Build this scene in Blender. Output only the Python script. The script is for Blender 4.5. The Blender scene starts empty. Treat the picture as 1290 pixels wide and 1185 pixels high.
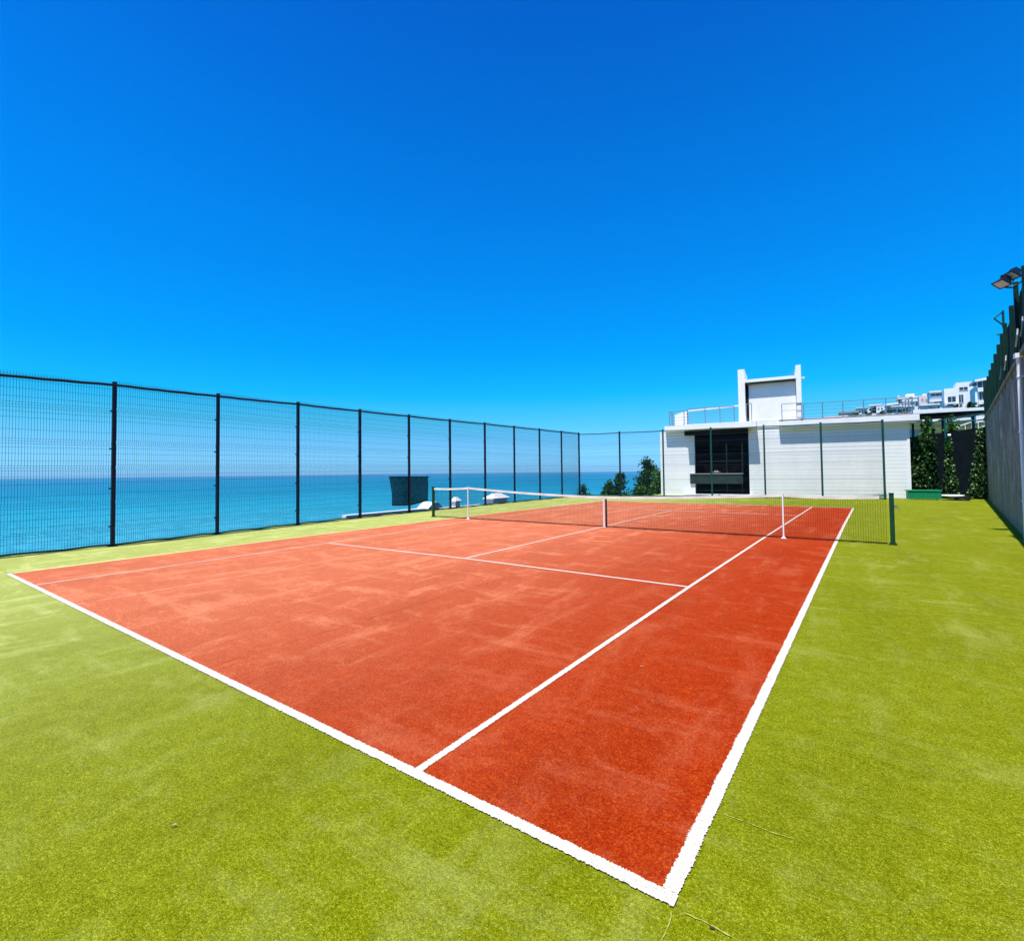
import bpy, bmesh, math, random
from mathutils import Vector, Matrix

# ------------------------------------------------------------------ camera
scene = bpy.context.scene
RAD = math.radians
F, PX, PY = 634.08, 624.6, 574.47            # focal length and principal point in pixels of a 1290 wide picture
YAW, PIT, ROL = 0.6374, 0.0317, -0.0107
cam_d = bpy.data.cameras.new('camera')
cam = bpy.data.objects.new('camera', cam_d)
scene.collection.objects.link(cam)
fw = Vector((-math.sin(YAW) * math.cos(PIT), math.cos(YAW) * math.cos(PIT), math.sin(PIT)))
r0 = Vector((math.cos(YAW), math.sin(YAW), 0))
u0 = r0.cross(fw)
rt = r0 * math.cos(ROL) + u0 * math.sin(ROL)
up = rt.cross(fw)
m = Matrix((rt, up, -fw)).transposed().to_4x4()
m.translation = Vector((6.1861, -1.9807, 1.6619))
cam.matrix_world = m
cam_d.sensor_fit = 'HORIZONTAL'
cam_d.sensor_width = 36
cam_d.lens = F / 1290 * 36
cam_d.shift_x = (645 - PX) / 1290
cam_d.shift_y = (PY - 592.5) / 1290
cam_d.clip_start = 0.05
cam_d.clip_end = 90000
scene.camera = cam

# ------------------------------------------------------------------ sky and sun
SUN_EL, SUN_AZ = RAD(69), RAD(182)           # azimuth clockwise from +Y
world = bpy.data.worlds.new('World')
scene.world = world
world.use_nodes = True
nt = world.node_tree
nt.nodes.clear()
wo = nt.nodes.new('ShaderNodeOutputWorld')
bg = nt.nodes.new('ShaderNodeBackground')
sky = nt.nodes.new('ShaderNodeTexSky')
sky.sky_type = 'NISHITA'
sky.sun_disc = False
sky.sun_elevation = SUN_EL
sky.sun_rotation = SUN_AZ
sky.altitude = 60
sky.air_density = 1.0
sky.dust_density = 0.6
sky.ozone_density = 2.0
hsv = nt.nodes.new('ShaderNodeHueSaturation')
hsv.inputs['Saturation'].default_value = 1.0
tint = nt.nodes.new('ShaderNodeMix')
tint.data_type = 'RGBA'
tint.blend_type = 'MULTIPLY'
tint.inputs[0].default_value = 1.0
tc = nt.nodes.new('ShaderNodeTexCoord')
sp = nt.nodes.new('ShaderNodeSeparateXYZ')
wr = nt.nodes.new('ShaderNodeValToRGB')
nt.links.new(tc.outputs['Generated'], sp.inputs[0])
nt.links.new(sp.outputs['Z'], wr.inputs[0])
nt.links.new(sky.outputs[0], hsv.inputs['Color'])
nt.links.new(hsv.outputs[0], tint.inputs[6])
nt.links.new(wr.outputs[0], tint.inputs[7])
nt.links.new(tint.outputs[2], bg.inputs['Color'])
nt.links.new(bg.outputs[0], wo.inputs['Surface'])
SKY_STOPS = [(0.0, (0.37, 1.06, 2.2)), (0.015, (0.37, 1.03, 2.08)), (0.055, (0.31, 0.89, 1.61)), (0.10, (0.16, 0.888, 1.29)), (0.147, (0.019, 0.907, 1.364)), (0.22, (0.002, 0.875, 1.52)), (0.29, (0.003, 0.876, 1.69)), (0.43, (0.004, 0.856, 1.80)), (0.54, (0.005, 0.78, 1.78)), (0.69, (0.01, 0.60, 1.63)), (1.0, (0.25, 0.75, 1.4))]
cr = wr.color_ramp
while len(cr.elements) > 1:
    cr.elements.remove(cr.elements[-1])
cr.elements[0].position = 0
cr.elements[0].color = (*SKY_STOPS[0][1], 1)
for pos, c in SKY_STOPS[1:]:
    e = cr.elements.new(pos)
    e.color = (*c, 1)
bg.inputs['Strength'].default_value = 0.0925

sun_d = bpy.data.lights.new('sun', 'SUN')
sun_d.energy = 5.0
sun_d.angle = RAD(0.53)
sun_d.color = (1.0, 0.945, 0.86)
sun = bpy.data.objects.new('sun', sun_d)
scene.collection.objects.link(sun)
sd = Vector((math.sin(SUN_AZ) * math.cos(SUN_EL), math.cos(SUN_AZ) * math.cos(SUN_EL), math.sin(SUN_EL)))
sun.rotation_euler = sd.to_track_quat('Z', 'Y').to_euler()
sun.location = (0, -20, 40)

vs = scene.view_settings
vs.view_transform = 'Standard'
vs.look = 'None'
vs.gamma = 1
vs.exposure = 0.5
vs.use_curve_mapping = False
scene.cycles.max_bounces = 6
scene.cycles.transparent_max_bounces = 16

# ------------------------------------------------------------------ materials
def new_mat(name):
    mt = bpy.data.materials.new(name)
    mt.use_nodes = True
    return mt, mt.node_tree, mt.node_tree.nodes['Principled BSDF']

class N:
    """small helper to write node graphs"""
    def __init__(s, nt):
        s.nt = nt
        s.tc = nt.nodes.new('ShaderNodeTexCoord').outputs['Object']
    def link(s, a, b):
        s.nt.links.new(a, b)
    def mapping(s, scale=(1, 1, 1), rot=(0, 0, 0), loc=(0, 0, 0)):
        n = s.nt.nodes.new('ShaderNodeMapping')
        n.inputs['Scale'].default_value = scale
        n.inputs['Rotation'].default_value = rot
        n.inputs['Location'].default_value = loc
        s.link(s.tc, n.inputs[0])
        return n.outputs[0]
    def noise(s, scale, detail=3, rough=0.55, vec=None, dist=0):
        n = s.nt.nodes.new('ShaderNodeTexNoise')
        n.inputs['Scale'].default_value = scale
        n.inputs['Detail'].default_value = detail
        n.inputs['Roughness'].default_value = rough
        n.inputs['Distortion'].default_value = dist
        s.link(vec if vec is not None else s.tc, n.inputs['Vector'])
        return n.outputs['Fac']
    def warp(s, vec, scale, amt):
        n = s.nt.nodes.new('ShaderNodeTexNoise')
        n.inputs['Scale'].default_value = scale
        n.inputs['Detail'].default_value = 3
        s.link(s.tc, n.inputs['Vector'])
        a = s.nt.nodes.new('ShaderNodeVectorMath'); a.operation = 'MULTIPLY_ADD'
        s.link(n.outputs['Color'], a.inputs[0])
        a.inputs[1].default_value = (amt, amt, 0)
        s.link(vec, a.inputs[2])
        return a.outputs[0]
    def voronoi(s, scale, vec=None):
        n = s.nt.nodes.new('ShaderNodeTexVoronoi')
        n.inputs['Scale'].default_value = scale
        s.link(vec if vec is not None else s.tc, n.inputs['Vector'])
        return n.outputs['Distance']
    def ramp(s, fac, stops):
        n = s.nt.nodes.new('ShaderNodeValToRGB')
        c = n.color_ramp
        while len(c.elements) > 1:
            c.elements.remove(c.elements[-1])
        for i, (p, col) in enumerate(stops):
            e = c.elements[0] if i == 0 else c.elements.new(p)
            e.position = p
            e.color = (*col, 1) if len(col) == 3 else col
        s.link(fac, n.inputs[0])
        return n.outputs[0]
    def math(s, op, a, b=None, c=None, clamp=False):
        n = s.nt.nodes.new('ShaderNodeMath')
        n.operation = op
        n.use_clamp = clamp
        for i, v in enumerate((a, b, c)):
            if v is None:
                continue
            if isinstance(v, (int, float)):
                n.inputs[i].default_value = v
            else:
                s.link(v, n.inputs[i])
        return n.outputs[0]
    def step(s, v, lo, hi, a=0.0, b=1.0):
        n = s.nt.nodes.new('ShaderNodeMapRange')
        n.interpolation_type = 'SMOOTHSTEP'
        s.link(v, n.inputs[0])
        for i, x in enumerate((lo, hi, a, b)):
            n.inputs[i + 1].default_value = x
        return n.outputs[0]
    def mix(s, fac, a, b, mode='MIX'):
        n = s.nt.nodes.new('ShaderNodeMix')
        n.data_type = 'RGBA'
        n.blend_type = mode
        if isinstance(fac, (int, float)):
            n.inputs[0].default_value = fac
        else:
            s.link(fac, n.inputs[0])
        for i, v in ((6, a), (7, b)):
            if isinstance(v, tuple):
                n.inputs[i].default_value = (*v, 1)
            else:
                s.link(v, n.inputs[i])
        return n.outputs[2]
    def xyz(s):
        n = s.nt.nodes.new('ShaderNodeSeparateXYZ')
        s.link(s.tc, n.inputs[0])
        return n.outputs
    def bump(s, h, strength, dist, bsdf):
        n = s.nt.nodes.new('ShaderNodeBump')
        n.inputs['Strength'].default_value = strength
        n.inputs['Distance'].default_value = dist
        s.link(h, n.inputs['Height'])
        s.link(n.outputs[0], bsdf.inputs['Normal'])

def plain(name, col, rough=0.6, metal=0.0, var=0.12, scale=6.0, bump=0.0):
    mt, nt_, b = new_mat(name)
    g = N(nt_)
    f = g.noise(scale, 4)
    lo = tuple(c * (1 - var) for c in col)
    hi = tuple(min(1, c * (1 + var)) for c in col)
    g.link(g.ramp(f, [(0.3, lo), (0.7, hi)]), b.inputs['Base Color'])
    b.inputs['Roughness'].default_value = rough
    b.inputs['Metallic'].default_value = metal
    b.inputs['Specular IOR Level'].default_value = 0.5 if rough < 0.42 else (0.3 if rough < 0.6 else 0.12)
    if bump:
        g.bump(g.noise(scale * 6, 3), bump, 0.02, b)
    return mt

def turf(name, dark, mid, light, sand_sheen, seams, sand_sheen_x, sand_sheen_max, dkmin):
    mt, nt_, b = new_mat(name)
    g = N(nt_)
    X, Y, Z = g.xyz()
    fine = g.noise(190, 2, 0.75)
    fine2 = g.noise(62, 3, 0.75)
    comb = g.math('ADD', g.math('MULTIPLY', fine, 0.6), g.math('MULTIPLY', fine2, 0.4))
    mott = g.noise(11, 5, 0.7, None, 0.4)
    comb = g.math('ADD', comb, g.math('MULTIPLY', g.math('SUBTRACT', mott, 0.5), 0.16))
    col = g.ramp(comb, [(0.36, dark), (0.46, tuple(a * 0.35 + c * 0.65 for a, c in zip(dark, mid))), (0.53, mid), (0.60, tuple(a * 0.5 + c * 0.5 for a, c in zip(light, mid))), (0.68, light)])
    # brushed pile and sand infill: long soft streaks, warped so they wander
    st1 = g.noise(1.0, 7, 0.68, g.warp(g.mapping((2.1, 0.55, 1), (0, 0, 0.55)), 0.5, 0.9))
    st2 = g.noise(1.0, 7, 0.70, g.warp(g.mapping((0.8, 2.4, 1), (0, 0, -0.25), (5, 3, 0)), 0.7, 0.8))
    st3 = g.noise(3.0, 8, 0.75, None, 0.8)
    big = g.noise(0.30, 5, 0.65, None, 0.5)
    sandm = g.math('ADD', g.math('MULTIPLY', g.step(st1, 0.50, 0.68), 0.85), g.math('MULTIPLY', g.step(st2, 0.51, 0.68), 0.85))
    sandm = g.math('ADD', sandm, g.math('MULTIPLY', g.step(st3, 0.53, 0.68), 0.60))
    side = g.step(X, sand_sheen_x[0], sand_sheen_x[1], 1.0, sand_sheen_x[2])
    side = g.math('MULTIPLY', side, g.step(big, 0.30, 0.62, 0.55, 1.15))
    sheen_base = g.math('MULTIPLY', g.step(X, sand_sheen_x[0], sand_sheen_x[3], sand_sheen_x[4], 0.0), 1.0)  # paler towards the left: grazing sheen painted in with the sand
    tot = g.math('MULTIPLY', g.math('ADD', g.math('MULTIPLY', sandm, side), sheen_base), sand_sheen_max)
    speck = g.step(g.noise(150, 2, 0.7), 0.40, 0.60, 0.35, 1.35)
    tot = g.math('MULTIPLY', tot, speck)
    tot = g.math('MINIMUM', tot, 0.85)
    col = g.mix(tot, col, sand_sheen)
    dk = g.step(g.noise(1.0, 6, 0.65, g.warp(g.mapping((1.1, 0.4, 1), (0, 0, 0.3), (3, 1, 0)), 0.6, 0.8)), 0.46, 0.72, 1.0, dkmin)
    col = g.mix(1.0, col, g.ramp(dk, [(0, (0, 0, 0)), (1, (1, 1, 1))]), 'MULTIPLY')
    for (a, c0, w, amt, tgt) in seams:       # seam across: a = slope dx/dy, c0 = x at y=0
        d = g.math('ABSOLUTE', g.math('SUBTRACT', X, g.math('ADD', g.math('MULTIPLY', Y, a), c0)))
        wob = g.noise(6.0, 3)
        msk = g.math('MULTIPLY', g.step(d, 0.0, w, 1.0, 0.0), g.step(wob, 0.35, 0.6, 0.2, 1.0))
        col = g.mix(g.math('MULTIPLY', msk, amt), col, tgt)
    g.link(col, b.inputs['Base Color'])
    b.inputs['Roughness'].default_value = 0.95
    b.inputs['Specular IOR Level'].default_value = 0.03
    b.inputs['Sheen Weight'].default_value = 0.06
    b.inputs['Sheen Roughness'].default_value = 0.45
    b.inputs['Sheen Tint'].default_value = (*[min(1, c * 2.2 + 0.25) for c in mid], 1)
    hgt = g.math('ADD', g.math('MULTIPLY', comb, 1.0), g.math('MULTIPLY', g.noise(18, 3), 0.6))
    g.bump(hgt, 0.55, 0.02, b)
    return mt

M = {}
M['turf_green'] = turf('turf_green', (0.034, 0.042, 0.0), (0.172, 0.203, 0.0), (0.47, 0.50, 0.06), (0.54, 0.58, 0.20),
                       [], (-6.0, 3.5, 0.24, 4.5, 0.85), 0.60, 0.86)
M['turf_red'] = turf('turf_red', (0.14, 0.006, 0.0), (0.345, 0.026, 0.0), (0.58, 0.125, 0.022), (0.70, 0.26, 0.13),
                     [(0.0, -2.15, 0.03, 0.55, (0.80, 0.42, 0.28)), (0.0, 1.55, 0.05, 0.35, (0.32, 0.03, 0.006)), (0.0, -0.35, 0.03, 0.3, (0.75, 0.38, 0.24))], (-2.0, 5.0, 0.28, 5.6, 0.85), 0.60, 0.88)
def line_mat():
    mt, nt_, b = new_mat('line_turf')
    g = N(nt_)
    f = g.noise(160, 2, 0.7)
    f2 = g.noise(4, 4)
    X, Y, Z = g.xyz()
    c = g.ramp(f, [(0.34, (0.38, 0.35, 0.28)), (0.46, (0.56, 0.54, 0.48)), (0.62, (0.64, 0.62, 0.56))])
    c = g.mix(g.step(g.noise(7.0, 6, 0.75, None, 0.6), 0.50, 0.70, 0.0, 0.45), c, (0.42, 0.34, 0.24))
    worn = g.math('MULTIPLY', g.step(X, -5.2, -1.0, 0.55, 0.0), g.step(f2, 0.35, 0.6, 0.6, 1.0))
    far = g.math('MULTIPLY', g.step(Y, 3.0, 22.0, 0.0, 0.30), g.step(f2, 0.35, 0.6, 0.5, 1.0))
    c = g.mix(g.math('ADD', g.math('MULTIPLY', worn, g.step(Y, 0.1, 0.5)), far), c, (0.62, 0.40, 0.26))
    g.link(c, b.inputs['Base Color'])
    b.inputs['Roughness'].default_value = 0.95
    b.inputs['Specular IOR Level'].default_value = 0.1
    g.bump(f, 0.5, 0.015, b)
    return mt
M['line'] = line_mat()
M['line_tan'] = plain('line_tan', (0.66, 0.55, 0.26), 0.95, 0, 0.25, 40)
M['seam_sand'] = plain('seam_sand', (0.30, 0.33, 0.07), 0.95, 0, 0.3, 60)

def sea_mat():
    mt, nt_, b = new_mat('sea_water')
    g = N(nt_)
    X, Y, Z = g.xyz()
    d = g.math('SQRT', g.math('ADD', g.math('MULTIPLY', X, X), g.math('MULTIPLY', Y, Y)))
    lg = g.math('LOGARITHM', g.math('MAXIMUM', d, 10.0), 10.0)
    wav = g.noise(1.0, 5, 0.6, g.mapping((0.0011, 0.0042, 1), (0, 0, 0.65)), 1.2)
    lgw = g.math('ADD', lg, g.math('MULTIPLY', g.math('SUBTRACT', wav, 0.5), 0.55))
    t = g.step(lgw, 2.35, 4.1)
    c = g.ramp(t, [(0.0, (0.060, 0.33, 0.42)), (0.25, (0.012, 0.26, 0.36)), (0.55, (0.001, 0.17, 0.28)), (1.0, (0.0, 0.135, 0.27))])
    small = g.noise(1.0, 4, 0.6, g.mapping((0.010, 0.035, 1), (0, 0, 0.65)), 0.5)
    c = g.mix(g.step(small, 0.42, 0.62, 0.0, 0.42), c, (0.02, 0.22, 0.30))
    rip = g.noise(1.0, 5, 0.7, g.mapping((0.05, 0.22, 1), (0, 0, 0.65)), 0.6)
    c = g.mix(g.step(rip, 0.40, 0.60, 0.30, 0.0), c, (0.0, 0.07, 0.14))
    g.link(c, b.inputs['Base Color'])
    b.inputs['Roughness'].default_value = 0.6
    b.inputs['Specular IOR Level'].default_value = 0.06
    g.bump(g.noise(1.0, 5, 0.65, g.mapping((0.25, 0.6, 1), (0, 0, 0.65))), 0.35, 0.5, b)
    return mt
M['sea'] = sea_mat()

def siding_mat():
    mt, nt_, b = new_mat('white_siding')
    g = N(nt_)
    X, Y, Z = g.xyz()
    fr = g.math('FRACT', g.math('DIVIDE', Z, 0.205))
    groove = g.math('MULTIPLY', g.step(fr, 0.0, 0.10, 1.0, 0.0), 1.0)
    st = g.noise(1.0, 4, 0.6, g.mapping((1.2, 1.2, 0.35)))
    bd = g.noise(1.0, 1, 0.5, g.mapping((0.15, 0.15, 4.9)))
    c = g.ramp(st, [(0.3, (0.76, 0.78, 0.79)), (0.7, (0.86, 0.87, 0.87))])
    c = g.mix(g.step(bd, 0.4, 0.6, 0.0, 0.22), c, (0.70, 0.74, 0.77))
    c = g.mix(g.math('MULTIPLY', groove, 0.55), c, (0.36, 0.42, 0.46))
    g.link(c, b.inputs['Base Color'])
    b.inputs['Roughness'].default_value = 0.7
    g.bump(g.math('MULTIPLY', groove, -1.0), 0.5, 0.01, b)
    return mt
M['siding'] = siding_mat()

def concrete_mat():
    mt, nt_, b = new_mat('stained_concrete')
    g = N(nt_)
    X, Y, Z = g.xyz()
    v = g.noise(1.0, 6, 0.65, g.mapping((0.75, 0.75, 0.55)), 1.6)
    v2 = g.noise(1.0, 5, 0.6, g.mapping((2.1, 2.1, 0.16)), 1.2)
    f = g.noise(9, 5, 0.6)
    c = g.ramp(v, [(0.30, (0.025, 0.036, 0.028)), (0.5, (0.13, 0.145, 0.115)), (0.68, (0.33, 0.33, 0.27))])
    c = g.mix(g.step(v2, 0.50, 0.64, 0.0, 0.85), c, (0.055, 0.085, 0.07))
    c = g.mix(g.math('MULTIPLY', g.step(Z, 0.0, 1.6, 0.8, 0.0), g.step(v, 0.35, 0.6)), c, (0.07, 0.115, 0.085))
    c = g.mix(g.step(f, 0.45, 0.7, 0.0, 0.25), c, (0.45, 0.45, 0.42))
    fr = g.math('FRACT', g.math('DIVIDE', Y, 1.25))
    c = g.mix(g.math('MULTIPLY', g.step(fr, 0.0, 0.03, 1.0, 0.0), 0.5), c, (0.08, 0.09, 0.085))
    g.link(c, b.inputs['Base Color'])
    b.inputs['Roughness'].default_value = 0.9
    g.bump(g.noise(12, 6, 0.7), 0.5, 0.03, b)
    return mt
M['concrete'] = concrete_mat()
M['coping'] = plain('coping_concrete', (0.20, 0.21, 0.19), 0.9, 0, 0.3, 3)
M['white'] = plain('white_render', (0.82, 0.81, 0.79), 0.8, 0, 0.05, 2.5, 0.1)
M['white2'] = plain('far_white_render', (0.78, 0.77, 0.76), 0.8, 0, 0.06, 0.6)
M['beige'] = plain('far_beige_render', (0.70, 0.62, 0.52), 0.8, 0, 0.06, 0.6)
M['pink'] = plain('far_pink_render', (0.74, 0.60, 0.52), 0.8, 0, 0.06, 0.6)
M['grey'] = plain('far_grey_roof', (0.30, 0.31, 0.32), 0.8, 0, 0.2, 0.6)
M['fascia'] = plain('white_fascia', (0.80, 0.80, 0.79), 0.6, 0, 0.06, 1.5)
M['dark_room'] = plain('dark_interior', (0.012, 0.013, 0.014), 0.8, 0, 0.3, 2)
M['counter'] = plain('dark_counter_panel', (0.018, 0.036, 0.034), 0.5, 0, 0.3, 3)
M['dim_frame'] = plain('dim_bronze_frame', (0.10, 0.095, 0.085), 0.5, 0.0, 0.2, 8)
M['alu'] = plain('grey_aluminium', (0.30, 0.31, 0.32), 0.4, 0.4, 0.1, 8)
M['rail'] = plain('grey_rail_steel', (0.22, 0.27, 0.32), 0.4, 0.5, 0.15, 8)
M['black_steel'] = plain('black_painted_steel', (0.010, 0.014, 0.030), 0.45, 0.2, 0.3, 10)
M['green_steel'] = plain('green_painted_steel', (0.006, 0.060, 0.045), 0.45, 0.1, 0.3, 8)
M['wire'] = plain('fence_wire', (0.030, 0.055, 0.085), 0.35, 0.5, 0.2, 30)
M['post_dark'] = plain('near_black_green_steel', (0.003, 0.026, 0.018), 0.6, 0.0, 0.3, 8)
M['net_green'] = plain('dark_green_metal', (0.004, 0.050, 0.020), 0.4, 0.1, 0.25, 12)
M['cord'] = plain('black_net_cord', (0.016, 0.016, 0.018), 0.9, 0, 0.3, 50)
M['tape'] = plain('white_net_tape', (0.66, 0.64, 0.57), 0.85, 0, 0.07, 12)
M['white_paint'] = plain('white_paint', (0.82, 0.82, 0.80), 0.5, 0, 0.05, 10)
M['cloth'] = plain('teal_shade_cloth', (0.010, 0.17, 0.28), 0.9, 0, 0.45, 9, 0.4)
M['screen'] = plain('dark_green_windscreen', (0.002, 0.014, 0.012), 0.9, 0, 0.4, 3)
M['screen_navy'] = plain('dark_navy_windscreen', (0.002, 0.007, 0.011), 0.9, 0, 0.4, 3)
M['bench'] = plain('green_box_paint', (0.004, 0.22, 0.10), 0.5, 0, 0.12, 5)
M['glass'] = plain('dark_window_glass', (0.03, 0.045, 0.06), 0.12, 0, 0.2, 1)
M['lampglass'] = plain('floodlight_glass', (0.50, 0.72, 0.82), 0.15, 0.1, 0.2, 30)
M['bark'] = plain('bark', (0.06, 0.045, 0.03), 0.95, 0, 0.4, 8)
M['leafd'] = plain('leaf_dark', (0.010, 0.038, 0.010), 0.7, 0, 0.4, 2)
M['leafm'] = plain('leaf_mid', (0.024, 0.085, 0.012), 0.65, 0, 0.4, 2)
M['leafl'] = plain('leaf_light', (0.085, 0.20, 0.012), 0.65, 0, 0.4, 2)
M['leafp'] = plain('leaf_pale', (0.22, 0.30, 0.14), 0.6, 0, 0.4, 4)
M['maroon'] = plain('leaf_maroon', (0.10, 0.025, 0.03), 0.7, 0, 0.4, 4)
M['soil'] = plain('hill_scrub', (0.035, 0.055, 0.02), 0.95, 0, 0.6, 0.12)
M['wood'] = plain('brown_wood', (0.10, 0.045, 0.02), 0.7, 0, 0.4, 3)
M['tan'] = plain('tan_stone', (0.45, 0.36, 0.24), 0.85, 0, 0.2, 6)
M['teal_steel'] = plain('teal_painted_steel', (0.004, 0.085, 0.075), 0.45, 0.1, 0.2, 6)
M['rooftile'] = plain('grey_roof_screed', (0.42, 0.41, 0.39), 0.9, 0, 0.2, 1)

# ------------------------------------------------------------------ mesh helpers
COL = scene.collection
class MB:
    def __init__(s):
        s.v, s.f, s.mi = [], [], []
    def quad(s, a, b, c, d, mi=0):
        n = len(s.v)
        s.v += [tuple(a), tuple(b), tuple(c), tuple(d)]
        s.f.append((n, n + 1, n + 2, n + 3)); s.mi.append(mi)
    def hexa(s, p, mi=0):
        n = len(s.v)
        s.v += [tuple(q) for q in p]
        for f in ((0, 3, 2, 1), (4, 5, 6, 7), (0, 1, 5, 4), (1, 2, 6, 5), (2, 3, 7, 6), (3, 0, 4, 7)):
            s.f.append(tuple(n + i for i in f)); s.mi.append(mi)
    def box(s, x0, x1, y0, y1, z0, z1, mi=0):
        s.hexa([(x0, y0, z0), (x1, y0, z0), (x1, y1, z0), (x0, y1, z0), (x0, y0, z1), (x1, y0, z1), (x1, y1, z1), (x0, y1, z1)], mi)
    def tube(s, pts, r, n=6, cap=True, mi=0, r2=None):
        pts = [Vector(p) for p in pts]
        base = len(s.v)
        for i, p in enumerate(pts):
            t = (pts[min(i + 1, len(pts) - 1)] - pts[max(i - 1, 0)]).normalized()
            a = t.cross(Vector((0, 0, 1)))
            if a.length < 1e-3:
                a = Vector((1, 0, 0))
            a.normalize()
            b = t.cross(a)
            rr = r if r2 is None else r + (r2 - r) * i / (len(pts) - 1)
            for k in range(n):
                an = 2 * math.pi * (k + 0.5) / n
                s.v.append(tuple(p + a * math.cos(an) * rr + b * math.sin(an) * rr))
        for i in range(len(pts) - 1):
            for k in range(n):
                q = base + i * n
                s.f.append((q + k, q + (k + 1) % n, q + n + (k + 1) % n, q + n + k)); s.mi.append(mi)
        if cap:
            s.f.append(tuple(base + k for k in range(n))[::-1]); s.mi.append(mi)
            q = base + (len(pts) - 1) * n
            s.f.append(tuple(q + k for k in range(n))); s.mi.append(mi)
    def cyl(s, x, y, z0, z1, r, n=20, r2=None):
        s.tube([(x, y, z0), (x, y, z1)], r, n, r2=r2)
    def leaf(s, p, size, rnd, mi=0, asp=0.55):
        d = Vector((rnd.gauss(0, 1), rnd.gauss(0, 1), rnd.gauss(0, 1))).normalized()
        e = d.cross(Vector((rnd.gauss(0, 1), rnd.gauss(0, 1), rnd.gauss(0, 1)))).normalized()
        d *= size / 2; e *= size * asp / 2
        p = Vector(p)
        s.quad(p - d, p - e, p + d, p + e, mi)
    def build(s, name, mats, parent=None, bevel=0, smooth=False):
        me = bpy.data.meshes.new(name)
        me.from_pydata(s.v, [], s.f)
        if not isinstance(mats, (list, tuple)):
            mats = [mats]
        for m_ in mats:
            me.materials.append(m_)
        if len(mats) > 1:
            me.polygons.foreach_set('material_index', s.mi)
        if smooth:
            me.polygons.foreach_set('use_smooth', [True] * len(me.polygons))
        me.update()
        o = bpy.data.objects.new(name, me)
        COL.objects.link(o)
        if parent is not None:
            o.parent = parent
        if bevel:
            bv = o.modifiers.new('bevel', 'BEVEL')
            bv.width = bevel; bv.segments = 2; bv.limit_method = 'ANGLE'
        return o

def tag(o, label=None, cat=None, group=None, kind=None):
    for k, v in (('label', label), ('category', cat), ('group', group), ('kind', kind)):
        if v:
            o[k] = v
    return o
def empty(name, loc, rz, label, cat, group=None):
    o = bpy.data.objects.new(name, None)
    COL.objects.link(o)
    o.location = loc; o.rotation_euler = (0, 0, rz)
    o.empty_display_size = 0.3
    return tag(o, label, cat, group)
def copy_tree(o, parent=None):
    c = o.copy(); COL.objects.link(c)
    if parent is not None:
        c.parent = parent
    for ch in [x for x in bpy.data.objects if x.parent == o]:
        copy_tree(ch, c)
    return c

# ------------------------------------------------------------------ the setting
# sea
mb = MB()
S = 26000
mb.quad((-S, -S, -47), (S, -S, -47), (S, S, -47), (-S, S, -47))
tag(mb.build('sea', M['sea']), kind='structure')
# level ground with its retaining edge
def wall_x(y):
    return 9.09 + 0.105 * (y - 15.06)
mb = MB()
ex = [(-8.45, -14), (wall_x(-14) + 0.1, -14), (wall_x(35) + 0.1, 35), (wall_x(35) + 0.1, 46), (-5.6, 46), (-5.5, 29.7), (-9.85, 28.95), (-9.8, 21), (-9.68, 13), (-9.55, 10.2), (-9.3, 7.5), (-8.95, 4.8), (-8.62, 2.3)]
n = len(ex)
mb.v = [(x, y, 0) for x, y in ex] + [(x, y, -3.2) for x, y in ex]
mb.f = [tuple(range(n))] + [(i, n + i, n + (i + 1) % n, (i + 1) % n) for i in range(n)]
mb.mi = [0] + [1] * n
tag(mb.build('ground', [M['turf_green'], M['concrete']]), kind='structure')

# red court surface
mb = MB()
L0, L1, LF = -5.74, -6.0, -5.6     # left edge bulges a little along its length
def left_x(y):
    return -5.76 - 0.26 * math.sin(min(1, max(0, y / 22)) * math.pi) * (1 if y > 0 else 0)
def right_x(y):
    return 5.50 + 0.10 * y / 23.8
rows = 60
for i in range(rows + 1):
    y = 0.0 + 24.05 * i / rows
    mb.v += [(left_x(y) if y > 1 else -5.76 + 0.0 * y, y, 0.004), (right_x(y), y, 0.004)]
for i in range(rows):
    a = 2 * i
    mb.f.append((a, a + 1, a + 3, a + 2)); mb.mi.append(0)
court = mb.build('tennis_court', M['turf_red'])
tag(court, kind='structure')

rnd = random.Random(4)
def strip(pts, w, jit, step=0.014, z=0.008, name='court_line', mat='line', tooth=0.0):
    """a turf line with a ragged tufted edge; pts = centre line"""
    dens = []
    for (a, b) in zip(pts[:-1], pts[1:]):
        a, b = Vector((*a, 0)), Vector((*b, 0))
        k = max(2, int((b - a).length / step))
        dens += [a + (b - a) * i / k for i in range(k)]
    dens.append(Vector((*pts[-1], 0)))
    mb = MB()
    for i, p in enumerate(dens):
        t = (dens[min(i + 1, len(dens) - 1)] - dens[max(i - 1, 0)]).normalized()
        nn = Vector((-t.y, t.x, 0))
        sl = 0.5 + 0.5 * math.sin(i * 0.13) * math.sin(i * 0.037)
        jl = rnd.uniform(-1, 1) * jit + (tooth if i % 2 else 0) * sl
        jr = rnd.uniform(-1, 1) * jit + (tooth * 0.6 if i % 2 else 0) * (1 - sl)
        a = p + nn * (w / 2 + jl); b = p - nn * (w / 2 + jr)
        mb.v += [(a.x, a.y, z), (b.x, b.y, z)]
    for i in range(len(dens) - 1):
        a = 2 * i
        mb.f.append((a, a + 1, a + 3, a + 2)); mb.mi.append(0)
    return mb.build(name, M[mat], court)
strip([(-5.78, 0.02), (0, 0.024), (5.545, 0.02)], 0.064, 0.0045, 0.0065, 0.0085, 'baseline', tooth=0.005)
strip([(5.513, 0.055), (5.535, 8), (5.56, 16), (5.62, 23.8)], 0.060, 0.0045, 0.0065, 0.008, 'sideline', tooth=0.009)
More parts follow.
